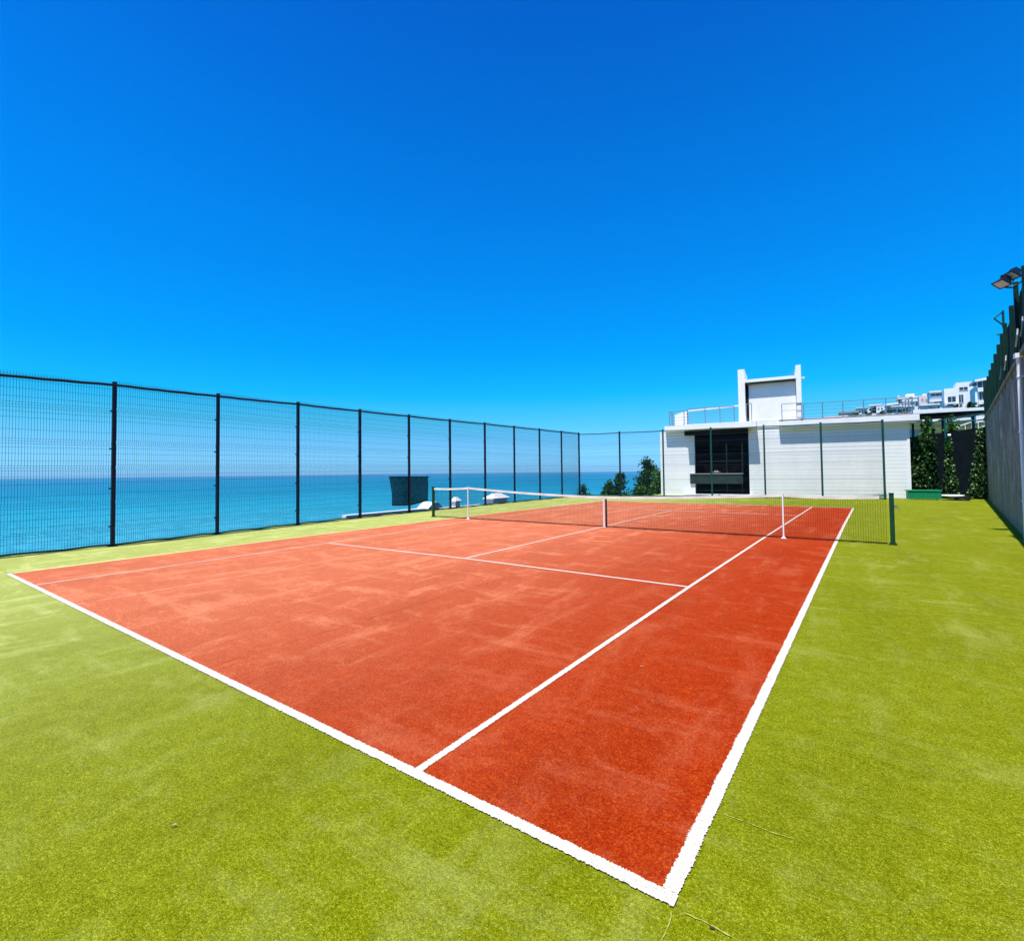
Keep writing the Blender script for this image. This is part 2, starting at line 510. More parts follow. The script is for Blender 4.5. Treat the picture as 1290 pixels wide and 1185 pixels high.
strip([(4.12, 0.052), (4.09, 5.5), (4.10, 12), (4.13, 18), (4.16, 23.9)], 0.047, 0.004, 0.008, 0.008, 'singles_line', tooth=0.004)
strip([(-4.15, 0.052), (-4.15, 2.3), (-4.28, 5), (-4.42, 7.4), (-4.80, 11.6), (-4.80, 16), (-4.7, 20), (-4.6, 23.9)], 0.046, 0.004, 0.015, 0.008, 'singles_line')
strip([(left_x(y) + 0.02, y) for y in [0.08 + 23.9 * i / 24 for i in range(25)]], 0.075, 0.004, 0.03, 0.008, 'sideline', 'line_tan')
strip([(-4.25, 5.36), (-0.1, 5.50), (4.06, 5.42)], 0.062, 0.004, 0.012, 0.008, 'service_line')
strip([(-0.13, 5.545), (-0.22, 12.1), (-0.40, 19.0)], 0.048, 0.004, 0.015, 0.008, 'centre_line')
strip([(-4.75, 19.0), (-0.4, 19.05), (4.13, 18.75)], 0.075, 0.003, 0.03, 0.0085, 'service_line')
strip([(-5.7, 24.0), (5.64, 23.85)], 0.09, 0.003, 0.03, 0.009, 'baseline')
strip([(-5.83, 0.03), (-6.2, 0.04), (-8.9, 0.06)], 0.03, 0.006, 0.02, 0.0045, 'seam_line', 'seam_sand')
for pts, w in (([(5.56, 0.655), (5.68, 0.66), (5.78, 0.652), (5.90, 0.668)], 0.0045), ([(5.585, -0.012), (5.66, -0.004), (5.75, -0.012), (5.90, -0.006), (6.05, -0.02), (6.3, -0.015)], 0.0045),
               ([(5.545, -0.03), (5.555, -0.10), (5.55, -0.2), (5.56, -0.35)], 0.004)):
    strip(pts, w, 0.0028, 0.012, 0.0045, 'seam_line', 'seam_sand')

# hillside and slopes
def sm(a, b, v):
    t = min(1, max(0, (v - a) / (b - a)))
    return t * t * (3 - 2 * t)
def hill_z(x, y):
    z = 0.098 * max(0, y - 60) * sm(-55, 8, x - 0.02 * y) + 0.05 * max(0, x - 30) * sm(40, 90, y)
    ridge = sm(560, 480, y) * 1.0
    z = z * ridge - (1 - ridge) * 20
    xc = -9.0 - 0.12 * max(0, y - 40)
    base = -2.0 + 1.7 * sm(-6, 8, x)
    e = x - xc
    if e < 0:
        base += e * 0.62
    z2 = base + z
    return max(z2, -60) + 0.8 * math.sin(x * 0.31) * math.sin(y * 0.23) * sm(60, 110, y)
mb = MB()
xs = [-300, -200, -140] + [-110 + 4 * i for i in range(70)] + [180, 220, 280, 360]
ys = [30.0 + 2 * i for i in range(9)] + [48 + 3 * i for i in range(20)] + [108 + 8 * i for i in range(60)] + [620, 700]
for y in ys:
    for x in xs:
        mb.v.append((x, y, hill_z(x, y)))
nx = len(xs)
for j in range(len(ys) - 1):
    for i in range(nx - 1):
        a = j * nx + i
        mb.f.append((a, a + 1, a + nx + 1, a + nx)); mb.mi.append(0)
tag(mb.build('hillside', M['soil'], smooth=True), kind='structure')
mb = MB()
xs = [-140, -110, -80, -50, -30, -20, -15, -12, -9.4]
ys = [-150 + 12 * i for i in range(17)] + [46.3]
for y in ys:
    for x in xs:
        mb.v.append((x, y, -3.0 + (x + 9.4) * 0.72))
nx = len(xs)
for j in range(len(ys) - 1):
    for i in range(nx - 1):
        a = j * nx + i
        mb.f.append((a, a + 1, a + nx + 1, a + nx)); mb.mi.append(0)
tag(mb.build('coastal_slope', M['soil'], smooth=True), kind='structure')
# ground held up by the retaining wall on the right
mb = MB()
for y0, y1 in ((-14, 12), (12, 35), (35, 46)):
    a0, a1 = wall_x(y0) + 0.38, wall_x(y1) + 0.38
    mb.quad((a0, y0, 3.9), (60, y0, 4.5), (60, y1, 4.5), (a1, y1, 3.9))
tag(mb.build('upper_terrace', M['soil']), kind='structure')

# ------------------------------------------------------------------ retaining wall with pipe
wl = empty('retaining_wall', (wall_x(10), 10, 0), 0, 'tall stained grey concrete retaining wall along the right side of the court', 'wall')
def wall_piece(mb, y0, y1, o0, o1, z0, z1, base=(wall_x(10), 10)):
    p = []
    for z in (z0, z1):
        p += [(wall_x(y0) + o0 - base[0], y0 - base[1], z), (wall_x(y0) + o1 - base[0], y0 - base[1], z), (wall_x(y1) + o1 - base[0], y1 - base[1], z), (wall_x(y1) + o0 - base[0], y1 - base[1], z)]
    mb.hexa(p)
mb = MB(); wall_piece(mb, -10, 34.4, 0, 0.35, -0.1, 4.06); mb.build('wall_face', M['concrete'], wl)
mb = MB(); wall_piece(mb, -10, 34.42, -0.05, 0.40, 4.06, 4.16); mb.build('coping', M['coping'], wl, 0.01)
mb = MB()
by = 13.55
px_ = wall_x(by) - 0.06 - wall_x(10)
mb.tube([(px_, by - 10, 0.02), (px_, by - 10, 4.02)], 0.04, 10)
mb.box(px_ - 0.07, px_ + 0.055, by - 10 - 0.09, by - 10 + 0.09, 4.02, 4.12)
for z in (0.9, 2.4, 3.6):
    mb.box(px_ - 0.045, px_ + 0.055, by - 10 - 0.052, by - 10 + 0.052, z, z + 0.03)
mb.build('drain_pipe', M['white_paint'], wl)

# fence with windscreen on top of the wall
wf = empty('windscreen_fence', (wall_x(10) + 0.15, 10, 4.16), 0, 'green post fence with dark windscreen cloth standing on top of the concrete wall', 'fence')
WB = (wall_x(10) + 0.15, 10)
def wloc(y, off=0.0, z=0.0):
    return (wall_x(y) + 0.15 + off - WB[0], y - WB[1], z)
ypost = [14.85 - 2.0 * k for k in range(1, 12)][::-1] + [14.85, 16.3, 18.6, 20.1, 21.9, 23.9, 25.9, 27.9, 29.9, 31.9, 33.9]
for y in ypost:
    mb = MB()
    c = wloc(y)
    top = 1.66 + (0.22 if abs(y - 14.85) < 0.01 else 0) + rnd.uniform(-0.03, 0.03)
    mb.box(c[0] - 0.16, c[0] - 0.08, c[1] - 0.04, c[1] + 0.04, -0.25, top)
    mb.build('post', M['post_dark'], wf)
mb = MB()
for a, b in zip(ypost[:-1], ypost[1:]):
    k = 8
    pr = []
    for i in range(k + 1):
        y = a + (b - a) * i / k
        sag = 0.09 * math.sin(math.pi * i / k)
        bul = 0.07 * math.sin(math.pi * i / k) + 0.02 * math.sin(i * 2.3 + y)
        pr.append((y, sag, bul))
    for (y1, s1, b1), (y2, s2, b2) in zip(pr[:-1], pr[1:]):
        p = [wloc(y1, -0.05 - b1, 0.02), wloc(y2, -0.05 - b2, 0.02), wloc(y2, -0.045 - b2, 0.02), wloc(y1, -0.045 - b1, 0.02),
             wloc(y1, -0.05 - b1 * 0.3, 1.62 - s1), wloc(y2, -0.05 - b2 * 0.3, 1.62 - s2), wloc(y2, -0.045 - b2 * 0.3, 1.62 - s2), wloc(y1, -0.045 - b1 * 0.3, 1.62 - s1)]
        mb.hexa(p)
mb.build('windscreen_cloth', M['screen'], wf)
mb = MB()
mb.tube([wloc(-8, -0.02, 1.6), wloc(33.9, -0.02, 1.6)], 0.025, 6)
mb.build('top_rail', M['green_steel'], wf)
mb = MB()
for y in (13.3, 14.6, 18.4, 20.4):
    mb = MB()
    mb.tube([wloc(y, -0.18, 0.28), wloc(y - 0.05, -0.15, 0.55), wloc(y + 0.12, -0.13, 0.72)], 0.018, 5)
    mb.build('tie_strap', M['alu'], wf)

# floodlights on top of the wall fence
def floodlight(loc, rz, label, scale=1.0, tilt=0.55):
    e = empty('floodlight', loc, rz, label, 'floodlight', 'floodlights on the wall fence')
    R_ = Matrix.Rotation(tilt, 4, 'Y')
    def tr(mb):
        mb.v = [tuple(R_ @ (Vector(v) * scale)) for v in mb.v]
    mb = MB()     # housing: a shallow tapered tray, opening towards -X
    w, h, d = 0.21, 0.15, 0.10
    f = [(-d, -w, -h), (-d, w, -h), (-d, w, h), (-d, -w, h)]
    b = [(d, -w * 0.55, -h * 0.5), (d, w * 0.55, -h * 0.5), (d, w * 0.55, h * 0.5), (d, -w * 0.55, h * 0.5)]
    mb.hexa(f + b)
    for k in range(5):
        yy = -0.10 + 0.05 * k
        mb.box(d * 0.2, d + 0.05, yy - 0.006, yy + 0.006, -h * 0.6, h * 0.6)
    for (a, b2, c, d2) in ((-w - 0.012, w + 0.012, -h - 0.012, -h + 0.016), (-w - 0.012, w + 0.012, h - 0.016, h + 0.012), (-w - 0.012, -w + 0.016, -h + 0.016, h - 0.016), (w - 0.016, w + 0.012, -h + 0.016, h - 0.016)):
        mb.box(-d - 0.02, -d + 0.01, a, b2, c, d2)
    tr(mb); mb.build('housing', M['black_steel'], e)
    mb = MB(); mb.box(-d - 0.008, -d - 0.003, -w + 0.02, w - 0.02, -h + 0.02, h - 0.02); tr(mb); mb.build('lamp_glass', M['lampglass'], e)
    mb = MB()
    mb.tube([(0, -w - 0.03, 0), (0.10, -w - 0.03, -0.06), (0.20, 0, -0.12), (0.10, w + 0.03, -0.06), (0, w + 0.03, 0)], 0.014, 5)
    mb.v = [tuple(Vector(v) * scale) for v in mb.v]
    mb.build('bracket', M['black_steel'], e)
    return e
floodlight((8.84, 14.5, 6.00), RAD(28), 'floodlight head on the left of the pair at the top of the tallest fence post', 0.74, -0.95)
floodlight((9.00, 14.5, 6.15), RAD(28), 'higher right floodlight head of the pair beside the picture edge', 0.74, -0.95)
mb = MB()
mb.tube([(8.90, 14.62, 5.88), (9.02, 14.8, 5.90), (9.2, 14.85, 6.02)], 0.022, 6)
mb.v = [(a - WB[0], b - WB[1], c - 4.16) for a, b, c in mb.v]
mb.build('lamp_arm', M['green_steel'], wf)
mb = MB()
b0 = Vector((wall_x(18.6) - 0.0, 18.6, 0))
mb.tube([(b0.x, 18.6, 6.20), (b0.x - 0.22, 18.4, 5.98)], 0.02, 5)
mb.tube([(b0.x - 0.22, 18.4, 5.98), (b0.x + 0.02, 18.6, 5.76)], 0.02, 5)
mb.tube([(b0.x, 18.6, 5.7), (b0.x, 18.6, 6.22)], 0.03, 6)
mb.v = [(a - WB[0], b - WB[1], c - 4.16) for a, b, c in mb.v]
mb.build('lamp_arm', M['green_steel'], wf)
mb = MB()
b0 = Vector((wall_x(23.9), 23.9, 0))
mb.tube([(b0.x, 22, 5.7), (b0.x, 22, 6.2)], 0.03, 6)
mb.tube([(b0.x - 0.2, 22, 6.17), (b0.x + 0.05, 22, 6.2)], 0.02, 5)
mb.v = [(a - WB[0], b - WB[1], c - 4.16) for a, b, c in mb.v]
mb.build('lamp_arm', M['green_steel'], wf)

# ------------------------------------------------------------------ welded mesh fences
FOLDS = [0.43, 1.08, 1.93, 2.54, 3.35]
LINES = [0.10, 0.26, 0.60, 0.77, 0.92, 1.30, 1.56, 1.74, 2.10, 2.26, 2.40, 2.80, 3.07, 3.20, 3.53, 3.72, 3.90, 4.02]
def panel_mesh(width, hgt, wr=0.0038, hr=0.0034, spacing=0.05, k=1.0, sag=0.03):
    """upright wires with V folds plus cross wires, along +Y, outwards = -X"""
    mb = MB()
    prof = [(0.0, 0.02)]
    for z in FOLDS:
        z *= k
        prof += [(0.0, z - 0.055), (-0.035, z), (0.0, z + 0.055)]
    prof.append((0.0, hgt))
    n_ = int(width / spacing)
    for i in range(n_):
        y = (i + 0.5) * width / n_
        base = len(mb.v)
        for (x, z) in prof:
            mb.v += [(x - wr, y - wr * 0.6, z), (x + wr, y - wr * 0.6, z), (x, y + wr, z)]
        for j in range(len(prof) - 1):
            b_ = base + 3 * j
            for q in range(3):
                mb.f.append((b_ + q, b_ + (q + 1) % 3, b_ + 3 + (q + 1) % 3, b_ + 3 + q)); mb.mi.append(0)
    zs = [z * k for z in LINES]
    for z in FOLDS:
        zs += [z * k - 0.055, z * k + 0.055]
    for z in zs:
        mb.tube([(0.006, 0, z), (0.006 + sag * 0.2, width / 2, z - 0.004), (0.006, width, z)], hr, 4, cap=False)
    for z in FOLDS:
        mb.tube([(-0.035, 0, z * k), (-0.035, width, z * k)], hr, 4, cap=False)
    return mb

PTS_ = [(-7.9, -8.15, 3.72), (-5.4, -8.15, 3.75), (-2.9, -8.2, 3.80), (-0.35, -8.28, 3.84), (2.24, -8.30, 3.90), (4.77, -8.60, 3.95), (7.48, -8.95, 4.03), (10.2, -9.20, 4.07),
        (12.82, -9.30, 4.10), (15.45, -9.35, 4.12), (18.15, -9.40, 4.16), (20.85, -9.45, 4.18), (23.5, -9.45, 4.20), (26.15, -9.45, 4.21), (28.55, -9.45, 4.24)]
PY_ = [p[0] for p in PTS_]
HT_ = [p[2] for p in PTS_]
lf = empty('mesh_fence', (-9.3, 0, 0), 0, 'tall black welded mesh fence with square posts between the court and the sea', 'fence')
def fx(y):                       # the fence line swings gently, as measured
    for (a, xa, _), (b, xb, _) in zip(PTS_[:-1], PTS_[1:]):
        if a - 1e-6 <= y <= b + 1e-6:
            return xa + (xb - xa) * (y - a) / (b - a) + 9.3
    return -0.15
proto = None
pm = panel_mesh(2.6, 4.08)
for i, y in enumerate(PY_):
    if i < len(PY_) - 1:
        if proto is None:
            proto = pm.build('mesh_panel', M['wire'], lf); p = proto
        else:
            p = proto.copy(); COL.objects.link(p); p.parent = lf
        a, b = fx(y), fx(PY_[i + 1])
        w_ = PY_[i + 1] - y
        p.location = (a - 0.06, y, 0)
        p.rotation_euler = (0, 0, -math.atan2(b - a, w_))
        p.scale = (1, math.hypot(b - a, w_) / 2.6, (HT_[i] + HT_[i + 1]) / 2 / 4.03)
        mb = MB()
        pts = [(a + (b - a) * t / 8 + 0.03, y + w_ * t / 8, HT_[i] + (HT_[i + 1] - HT_[i]) * t / 8 - 0.06 - 0.012 * math.sin(math.pi * t / 8) + (0.006 if t % 2 else 0)) for t in range(9)]
        mb.tube(pts, 0.032, 8)
        mb.build('top_rail', M['black_steel'], lf)
        mb = MB()
        pts = [(a + (b - a) * t / 6 - 0.02, y + w_ * t / 6, 0.035 + 0.01 * math.sin(t * 2.1 + i)) for t in range(7)]
        mb.tube(pts, 0.022, 6)
        mb.build('bottom_rail', M['green_steel'], lf)
    mb = MB()
    hw = 0.038
    mb.box(fx(y) - hw, fx(y) + hw, y - hw, y + hw, 0, HT_[i])
    mb.box(fx(y) - hw - 0.006, fx(y) + hw + 0.006, y - hw - 0.006, y + hw + 0.006, HT_[i], HT_[i] + 0.02)
    mb.box(fx(y) - 0.09, fx(y) + 0.09, y - 0.09, y + 0.09, 0.0, 0.012)
    for z_ in (0.45, 1.35, 2.3, 3.2):
        mb.box(fx(y) - hw - 0.02, fx(y) - hw, y - hw - 0.03, y + hw + 0.03, z_, z_ + 0.035)
    mb.build('post', M['black_steel'], lf)

ff = empty('mesh_fence', (-9.45, 28.55, 0), math.atan2(3.0, 16.3), 'green mesh fence across the far end of the court in front of the white pavilion', 'fence')
# local +X runs along the fence
FU = [0.0, 2.72, 5.42, 8.18, 11.0, 13.78, 16.55]
proto = None
for i, u in enumerate(FU):
    if i < len(FU) - 1:
        w = FU[i + 1] - u
        pr = panel_mesh(w, 4.14, 0.0020, 0.0044, 0.05, 1.02)
        pr.v = [(y, x, z) for (x, y, z) in pr.v]     # turn to run along +X
        p = pr.build('mesh_panel', M['wire'], ff)
        p.location = (u, 0.05, 0)
        mb = MB()
        mb.tube([(u, 0, 4.14), (u + w / 2, 0, 4.115), (u + w, 0, 4.13)], 0.026, 8)
        mb.build('top_rail', M['black_steel' if i < 2 else 'green_steel'], ff)
        mb = MB(); mb.tube([(u, 0.02, 0.06), (u + w, 0.02, 0.06)], 0.03, 6)
        mb.build('bottom_rail', M['green_steel'], ff)
    mb = MB()
    mb.box(u - 0.045, u + 0.045, -0.045, 0.045, 0, 4.2)
    mb.box(u - 0.05, u + 0.05, -0.05, 0.05, 4.2, 4.22)
    mb.build('post', M['black_steel' if i < 2 else 'green_steel'], ff)

# shade cloth tied to the outside of the sea fence
mb = MB()
ny, nz = 26, 14
def clz(t):
    lo = 0.36 if t < 0.5 else 0.36 + 0.11 * (t - 0.5) * 2
    lo -= 0.04 * math.sin(t * math.pi)
    return lo, 1.50 - 0.03 * t
for side in (0, 1):
    for j in range(nz + 1):
        for i in range(ny + 1):
            t = i / ny; s = j / nz
            lo, hi = clz(t)
            y = 11.88 + 2.22 * t + 0.14 * (1 - s) * (1 - t) + 0.04 * math.sin(s * 3.0)
            mb.v.append((-9.47 + 0.02 * math.sin(t * 9 + s * 4) * (1 - s * 0.5) - 0.012 * side, y, lo + (hi - lo) * s))
K = (ny + 1) * (nz + 1)
for j in range(nz):
    for i in range(ny):
        a = j * (ny + 1) + i
        mb.f.append((a, a + 1, a + ny + 2, a + ny + 1)); mb.mi.append(0)
        mb.f.append((K + a, K + a + ny + 1, K + a + ny + 2, K + a + 1)); mb.mi.append(0)
sc_ = empty('shade_cloth', (0, 0, 0), 0, 'small dark teal cloth screen with black hems tied behind the sea fence', 'screen')
mb.build('cloth', M['cloth'], sc_, smooth=True)
mb = MB()
mb.tube([(-9.45, 11.86 + 2.28 * i / 8, 1.51 - 0.03 * i / 8) for i in range(9)], 0.028, 6)
mb.tube([(-9.45, 13.95, 1.49), (-9.45, 14.0, 1.55)], 0.03, 6)
mb.tube([(-9.46, 12.03 + 2.07 * i / 10, clz(i / 10)[0]) for i in range(11)], 0.026, 6)
mb.build('hem', M['black_steel'], sc_)

# ------------------------------------------------------------------ tennis net
YN = 11.9
net = empty('tennis_net', (0, YN, 0), 0, 'tennis net with white headband stretched across the red court', 'net')
XL, XR = -7.05, 6.52
XSL, XSR, XC = -5.32, 4.50, -0.13
def top_z(x):
    pts = [(XL, 1.09), (XSL, 1.13), (XC, 0.905), (XSR, 1.055), (XR, 1.06)]
    for (a, za), (b, zb) in zip(pts[:-1], pts[1:]):
        if a <= x <= b:
            t = (x - a) / (b - a)
            sag = 0.0
            if a == XSL: sag = -0.035
            if a == XC: sag = -0.02
            if a == XSR: sag = -0.03
            if a == XL: sag = -0.02
            return za + (zb - za) * t + sag * math.sin(math.pi * t)
    return 1.06
mb = MB()
x = XL + 0.05
cell = 0.045
while x < XR - 0.05:
    mb.tube([(x, 0.004 * math.sin(x * 5), 0.035), (x, 0, top_z(x) - 0.05)], 0.0023, 3, cap=False)
    x += cell
for r in range(22):
    pts = []
    for i in range(41):
        x = XL + 0.05 + (XR - XL - 0.1) * i / 40
        tz = top_z(x) - 0.05
        pts.append((x, 0.002, 0.035 + (tz - 0.035) * r / 22))
    mb.tube(pts, 0.0021 if r else 0.006, 3, cap=False)
mb.build('netting', M['cord'], net)
mb = MB()
for q in range(4):
    rr_ = random.Random(q)
    mb.tube([(XL + 0.05 + (XR - XL - 0.1) * i / 90, 0.01 + 0.022 * q + rr_.uniform(-0.012, 0.012), 0.016 + rr_.uniform(0, 0.012)) for i in range(91)], 0.004, 4)
mb.build('net_shadow_cords', M['cord'], net)  # black cords added to thicken the net's shadow on the ground
mb = MB()
pts = [XL + 0.05 + (XR - XL - 0.22) * i / 80 for i in range(81)]
for a, b in zip(pts[:-1], pts[1:]):
    za, zb = top_z(a), top_z(b)
    wa = 0.01 + 0.004 * math.sin(a * 9); wb = 0.01 + 0.004 * math.sin(b * 9)
    mb.hexa([(a, -wa, za - 0.065), (b, -wb, zb - 0.065), (b, wb, zb - 0.065), (a, wa, za - 0.065), (a, -0.007, za), (b, -0.007, zb), (b, 0.007, zb), (a, 0.007, za)])
mb.build('headband', M['tape'], net)
mb = MB(); mb.box(XC - 0.027, XC + 0.027, -0.016, 0.016, 0.004, top_z(XC) + 0.004); mb.box(XC - 0.05, XC + 0.05, -0.03, 0.03, 0.004, 0.012)
mb.build('centre_strap', M['tape'], net)
mb = MB(); mb.box(XC + 0.035, XC + 0.075, 0.01, 0.03, 0.01, top_z(XC) - 0.03); mb.build('strap_shade', M['cord'], net)  # black strip standing in for the shade beside the centre strap
mb = MB()
mb.tube([(XL, 0, top_z(XL) + 0.0), (XR, 0, top_z(XR) + 0.02)][0:1] + [(XL + (XR - XL) * i / 40, 0, top_z(XL + (XR - XL) * i / 40) - 0.006) for i in range(1, 40)] + [(XR, 0, 1.06)], 0.004, 5)
mb.build('cable', M['cord'], net)
def net_post(x, label, h):
    e = empty('net_post', (x, YN, 0), 0, label, 'net post', 'posts holding up the tennis net')
    mb = MB(); mb.box(-0.042, 0.042, -0.042, 0.042, 0, h); mb.build('post_tube', M['net_green'], e, 0.006)
    mb = MB(); mb.box(-0.047, 0.047, -0.047, 0.047, h, h + 0.02); mb.build('cap', M['net_green'], e)
    mb = MB(); mb.box(-0.075, 0.075, -0.075, 0.075, 0.004, 0.022); mb.cyl(0, 0, 0.022, 0.05, 0.058, 16); mb.build('base_plate', M['net_green'], e)
    if x > 0:
        mb = MB(); mb.cyl(0.06, 0.0, 0.80, 0.86, 0.03, 12); mb.tube([(0.06, 0, 0.83), (0.12, -0.05, 0.83), (0.12, -0.05, 0.74)], 0.009, 6); mb.build('winder', M['alu'], e)
    return e
net_post(XR + 0.04, 'dark green square net post at the right end of the tennis net', 1.10)
net_post(XL, 'dark net post at the seaward left end of the tennis net', 1.12)
def stick(x, label):
    e = empty('singles_stick', (x, YN - 0.03, 0), 0, label, 'singles stick', 'singles sticks propping the net')
    mb = MB(); mb.box(-0.016, 0.016, -0.016, 0.016, 0.01, top_z(x) + 0.005); mb.build('stick_shaft', M['white_paint'], e, 0.003)
    mb = MB(); mb.box(-0.055, 0.055, -0.055, 0.055, 0.004, 0.012); mb.tube([(0, 0, 0.012), (0, 0, 0.05)], 0.04, 12, r2=0.02); mb.build('foot', M['white_paint'], e)
    mb = MB(); mb.box(-0.02, 0.02, -0.02, 0.06, top_z(x) + 0.005, top_z(x) + 0.02); mb.build('top_fork', M['white_paint'], e)
stick(XSR, 'thin white singles stick under the right part of the net')
stick(XSL, 'thin white singles stick under the seaward left part of the net')

# ------------------------------------------------------------------ pavilion
pv = empty('pavilion', (-5.2, 31.6, 0), 0.1211, 'white flat roofed pavilion with open dark bar and square roof tower behind the far fence', 'building')
WT = 4.2
mb = MB(); mb.box(0.2, 2.35, 0, 0.3, 0, WT); mb.box(0.2, 0.5, 0.3, 7.5, 0, WT); mb.build('wall', M['siding'], pv)
mb = MB(); mb.box(5.5, 13.25, 0, 0.3, 0, WT); mb.box(12.95, 13.25, 0.3, 7.5, 0, WT); mb.box(0.5, 12.95, 7.2, 7.5, 0, WT); mb.build('wall', M['siding'], pv)
mb = MB(); mb.box(13.18, 13.30, -0.03, -0.003, 0.0, WT); mb.build('corner_board', M['fascia'], pv)
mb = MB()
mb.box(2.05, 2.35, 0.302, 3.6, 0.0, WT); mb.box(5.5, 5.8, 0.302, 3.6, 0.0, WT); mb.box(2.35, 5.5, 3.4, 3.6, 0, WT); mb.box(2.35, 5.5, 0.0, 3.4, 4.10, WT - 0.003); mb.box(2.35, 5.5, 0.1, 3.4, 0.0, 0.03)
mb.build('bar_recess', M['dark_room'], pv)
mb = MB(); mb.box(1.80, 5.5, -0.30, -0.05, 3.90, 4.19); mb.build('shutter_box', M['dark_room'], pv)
def frame(name, x0, x1, y, zs, xsv, z0, z1, w, mat, parent):
    mb = MB()
    for x_ in xsv:
        mb.box(x_ - w / 2, x_ + w / 2, y, y + 0.06, z0, z1)
    for z_ in zs:
        mb.box(x0, x1, y + 0.062, y + 0.11, z_ - w / 2, z_ + w / 2)
    return mb.build(name, mat, parent)
frame('window_frame', 2.4, 5.1, 1.5, [2.23], [3.15, 4.11, 5.04], 1.44, 3.35, 0.08, M['dim_frame'], pv)
frame('lower_frame', 2.4, 5.1, 1.5, [0.27, 0.12], [4.11, 5.0], 0.04, 0.70, 0.06, M['dim_frame'], pv)
mb = MB(); mb.box(2.06, 5.14, -0.10, 0.45, 0.78, 1.38); ct = mb.build('bar_counter', M['counter'], pv)
mb = MB(); mb.box(2.04, 5.16, -0.14, 0.50, 1.38, 1.44); mb.build('counter_top', M['alu'], ct)
mb = MB(); mb.box(1.7, 5.6, -0.55, -0.003, 0.0, 0.12); mb.build('step', M['fascia'], pv)
# roof slabs
mb = MB(); mb.box(0.58, 1.90, -0.40, 7.9, WT, 4.55); mb.box(1.90, 5.98, -0.85, 7.9, WT, 4.56); mb.build('roof', M['fascia'], pv, 0.01)
mb = MB(); mb.box(7.15, 13.68, -0.40, 7.9, WT - 0.02, 4.50); mb.box(7.2, 13.56, -0.34, 7.8, WT - 0.12, WT - 0.02)
mb.build('roof', M['fascia'], pv, 0.01)
mb = MB(); mb.box(0.9, 13.5, 0.1, 7.6, 4.57, 4.62); mb.build('roof_terrace', M['rooftile'], pv)
# tower
tw_y = 2.4
mb = MB()
mb.box(5.98, 7.15, -0.05, tw_y, WT + 0.0, 4.60)
mb.box(5.44, 8.08, 0.0, tw_y, 4.62, 7.0)
twr = mb.build('tower_wall', M['white'], pv)
mb = MB(); mb.box(5.02, 5.40, -0.35, tw_y + 0.2, 4.57, 7.82); mb.build('tower_fin', M['white'], pv, 0.01)
mb = MB(); mb.box(8.10, 8.36, -0.35, tw_y + 0.2, 4.57, 7.76); mb.build('tower_fin', M['white'], pv, 0.01)
mb = MB(); mb.box(5.402, 8.098, -0.36, tw_y + 0.1, 6.98, 7.16); mb.box(8.362, 8.55, -0.2, 0.3, 6.98, 7.05); mb.build('tower_roof', M['fascia'], pv, 0.008)
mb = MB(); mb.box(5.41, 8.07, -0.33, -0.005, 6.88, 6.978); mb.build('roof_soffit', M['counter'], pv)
mb = MB(); mb.box(5.41, 5.58, -0.02, 0.02, 4.60, 6.87); mb.build('dark_slot', M['dark_room'], pv)
mb = MB(); mb.tube([(7.92, 0.2, 7.16), (7.98, 0.2, 7.55)], 0.02, 5); mb.tube([(7.75, 0.2, 7.3), (8.05, 0.2, 7.42)], 0.012, 5); mb.build('antenna', M['rail'], pv)
# roof railings
def railing(xs_, y, zb, zt, bars, col='rail', ret=None):
    mb = MB()
    for x_ in xs_:
        mb.box(x_ - 0.022, x_ + 0.022, y - 0.022, y + 0.022, zb, zt)
        mb.box(x_ - 0.05, x_ + 0.05, y - 0.05, y + 0.05, zb, zb + 0.05)
    for k in range(bars):
        z_ = zt - (zt - zb - 0.15) * k / (bars - 1) if bars > 1 else zt
        r_ = 0.022 if k == 0 else 0.011
        mb.tube([(xs_[0], y, z_), (xs_[-1], y, z_)], r_, 5)
        if ret:
            mb.tube([(ret, y, z_), (ret, y + 2.5, z_)], r_, 5)
    if ret:
        for k in (0.9, 1.7, 2.5):
            mb.box(ret - 0.02, ret + 0.02, y + k - 0.02, y + k + 0.02, zb, zt)
    return mb.build('railing', M[col], pv)
railing([0.89, 1.8, 2.02], -0.25, 4.55, 5.50, 5, ret=0.89)
railing([2.02, 3.08, 3.95, 4.76], -0.3, 4.56, 5.60, 6)
railing([5.45, 5.74], -0.60, 4.56, 5.64, 2, 'alu')
railing([7.33, 8.34], -0.38, 4.56, 5.52, 3, 'alu')
railing([8.44, 9.37, 10.34, 11.30, 12.29, 13.42], -0.25, 4.50, 5.46, 5, ret=13.42)
# white slab volume behind the left railing, stands at the back of the roof terrace
mb = MB()
mb.hexa([(0.95, 1.2, 4.622), (1.75, 1.2, 4.622), (1.75, 2.0, 4.622), (0.95, 2.0, 4.622), (0.95, 1.2, 5.45), (1.75, 1.2, 5.65), (1.75, 2.0, 5.65), (0.95, 2.0, 5.45)])
mb.hexa([(1.752, 1.0, 5.60), (5.0, 1.0, 5.74), (5.0, 1.35, 5.74), (1.752, 1.35, 5.60), (1.752, 1.0, 5.66), (5.0, 1.0, 5.80), (5.0, 1.35, 5.80), (1.752, 1.35, 5.66)])
mb.build('white_roof_slab', M['white'], pv)

mb = MB(); mb.box(2.5, 4.9, 3.0, 3.38, 0.9, 2.0); mb.box(2.6, 3.6, 2.98, 3.0, 1.1, 1.8)
mb.build('back_cabinet', M['wood'], pv)
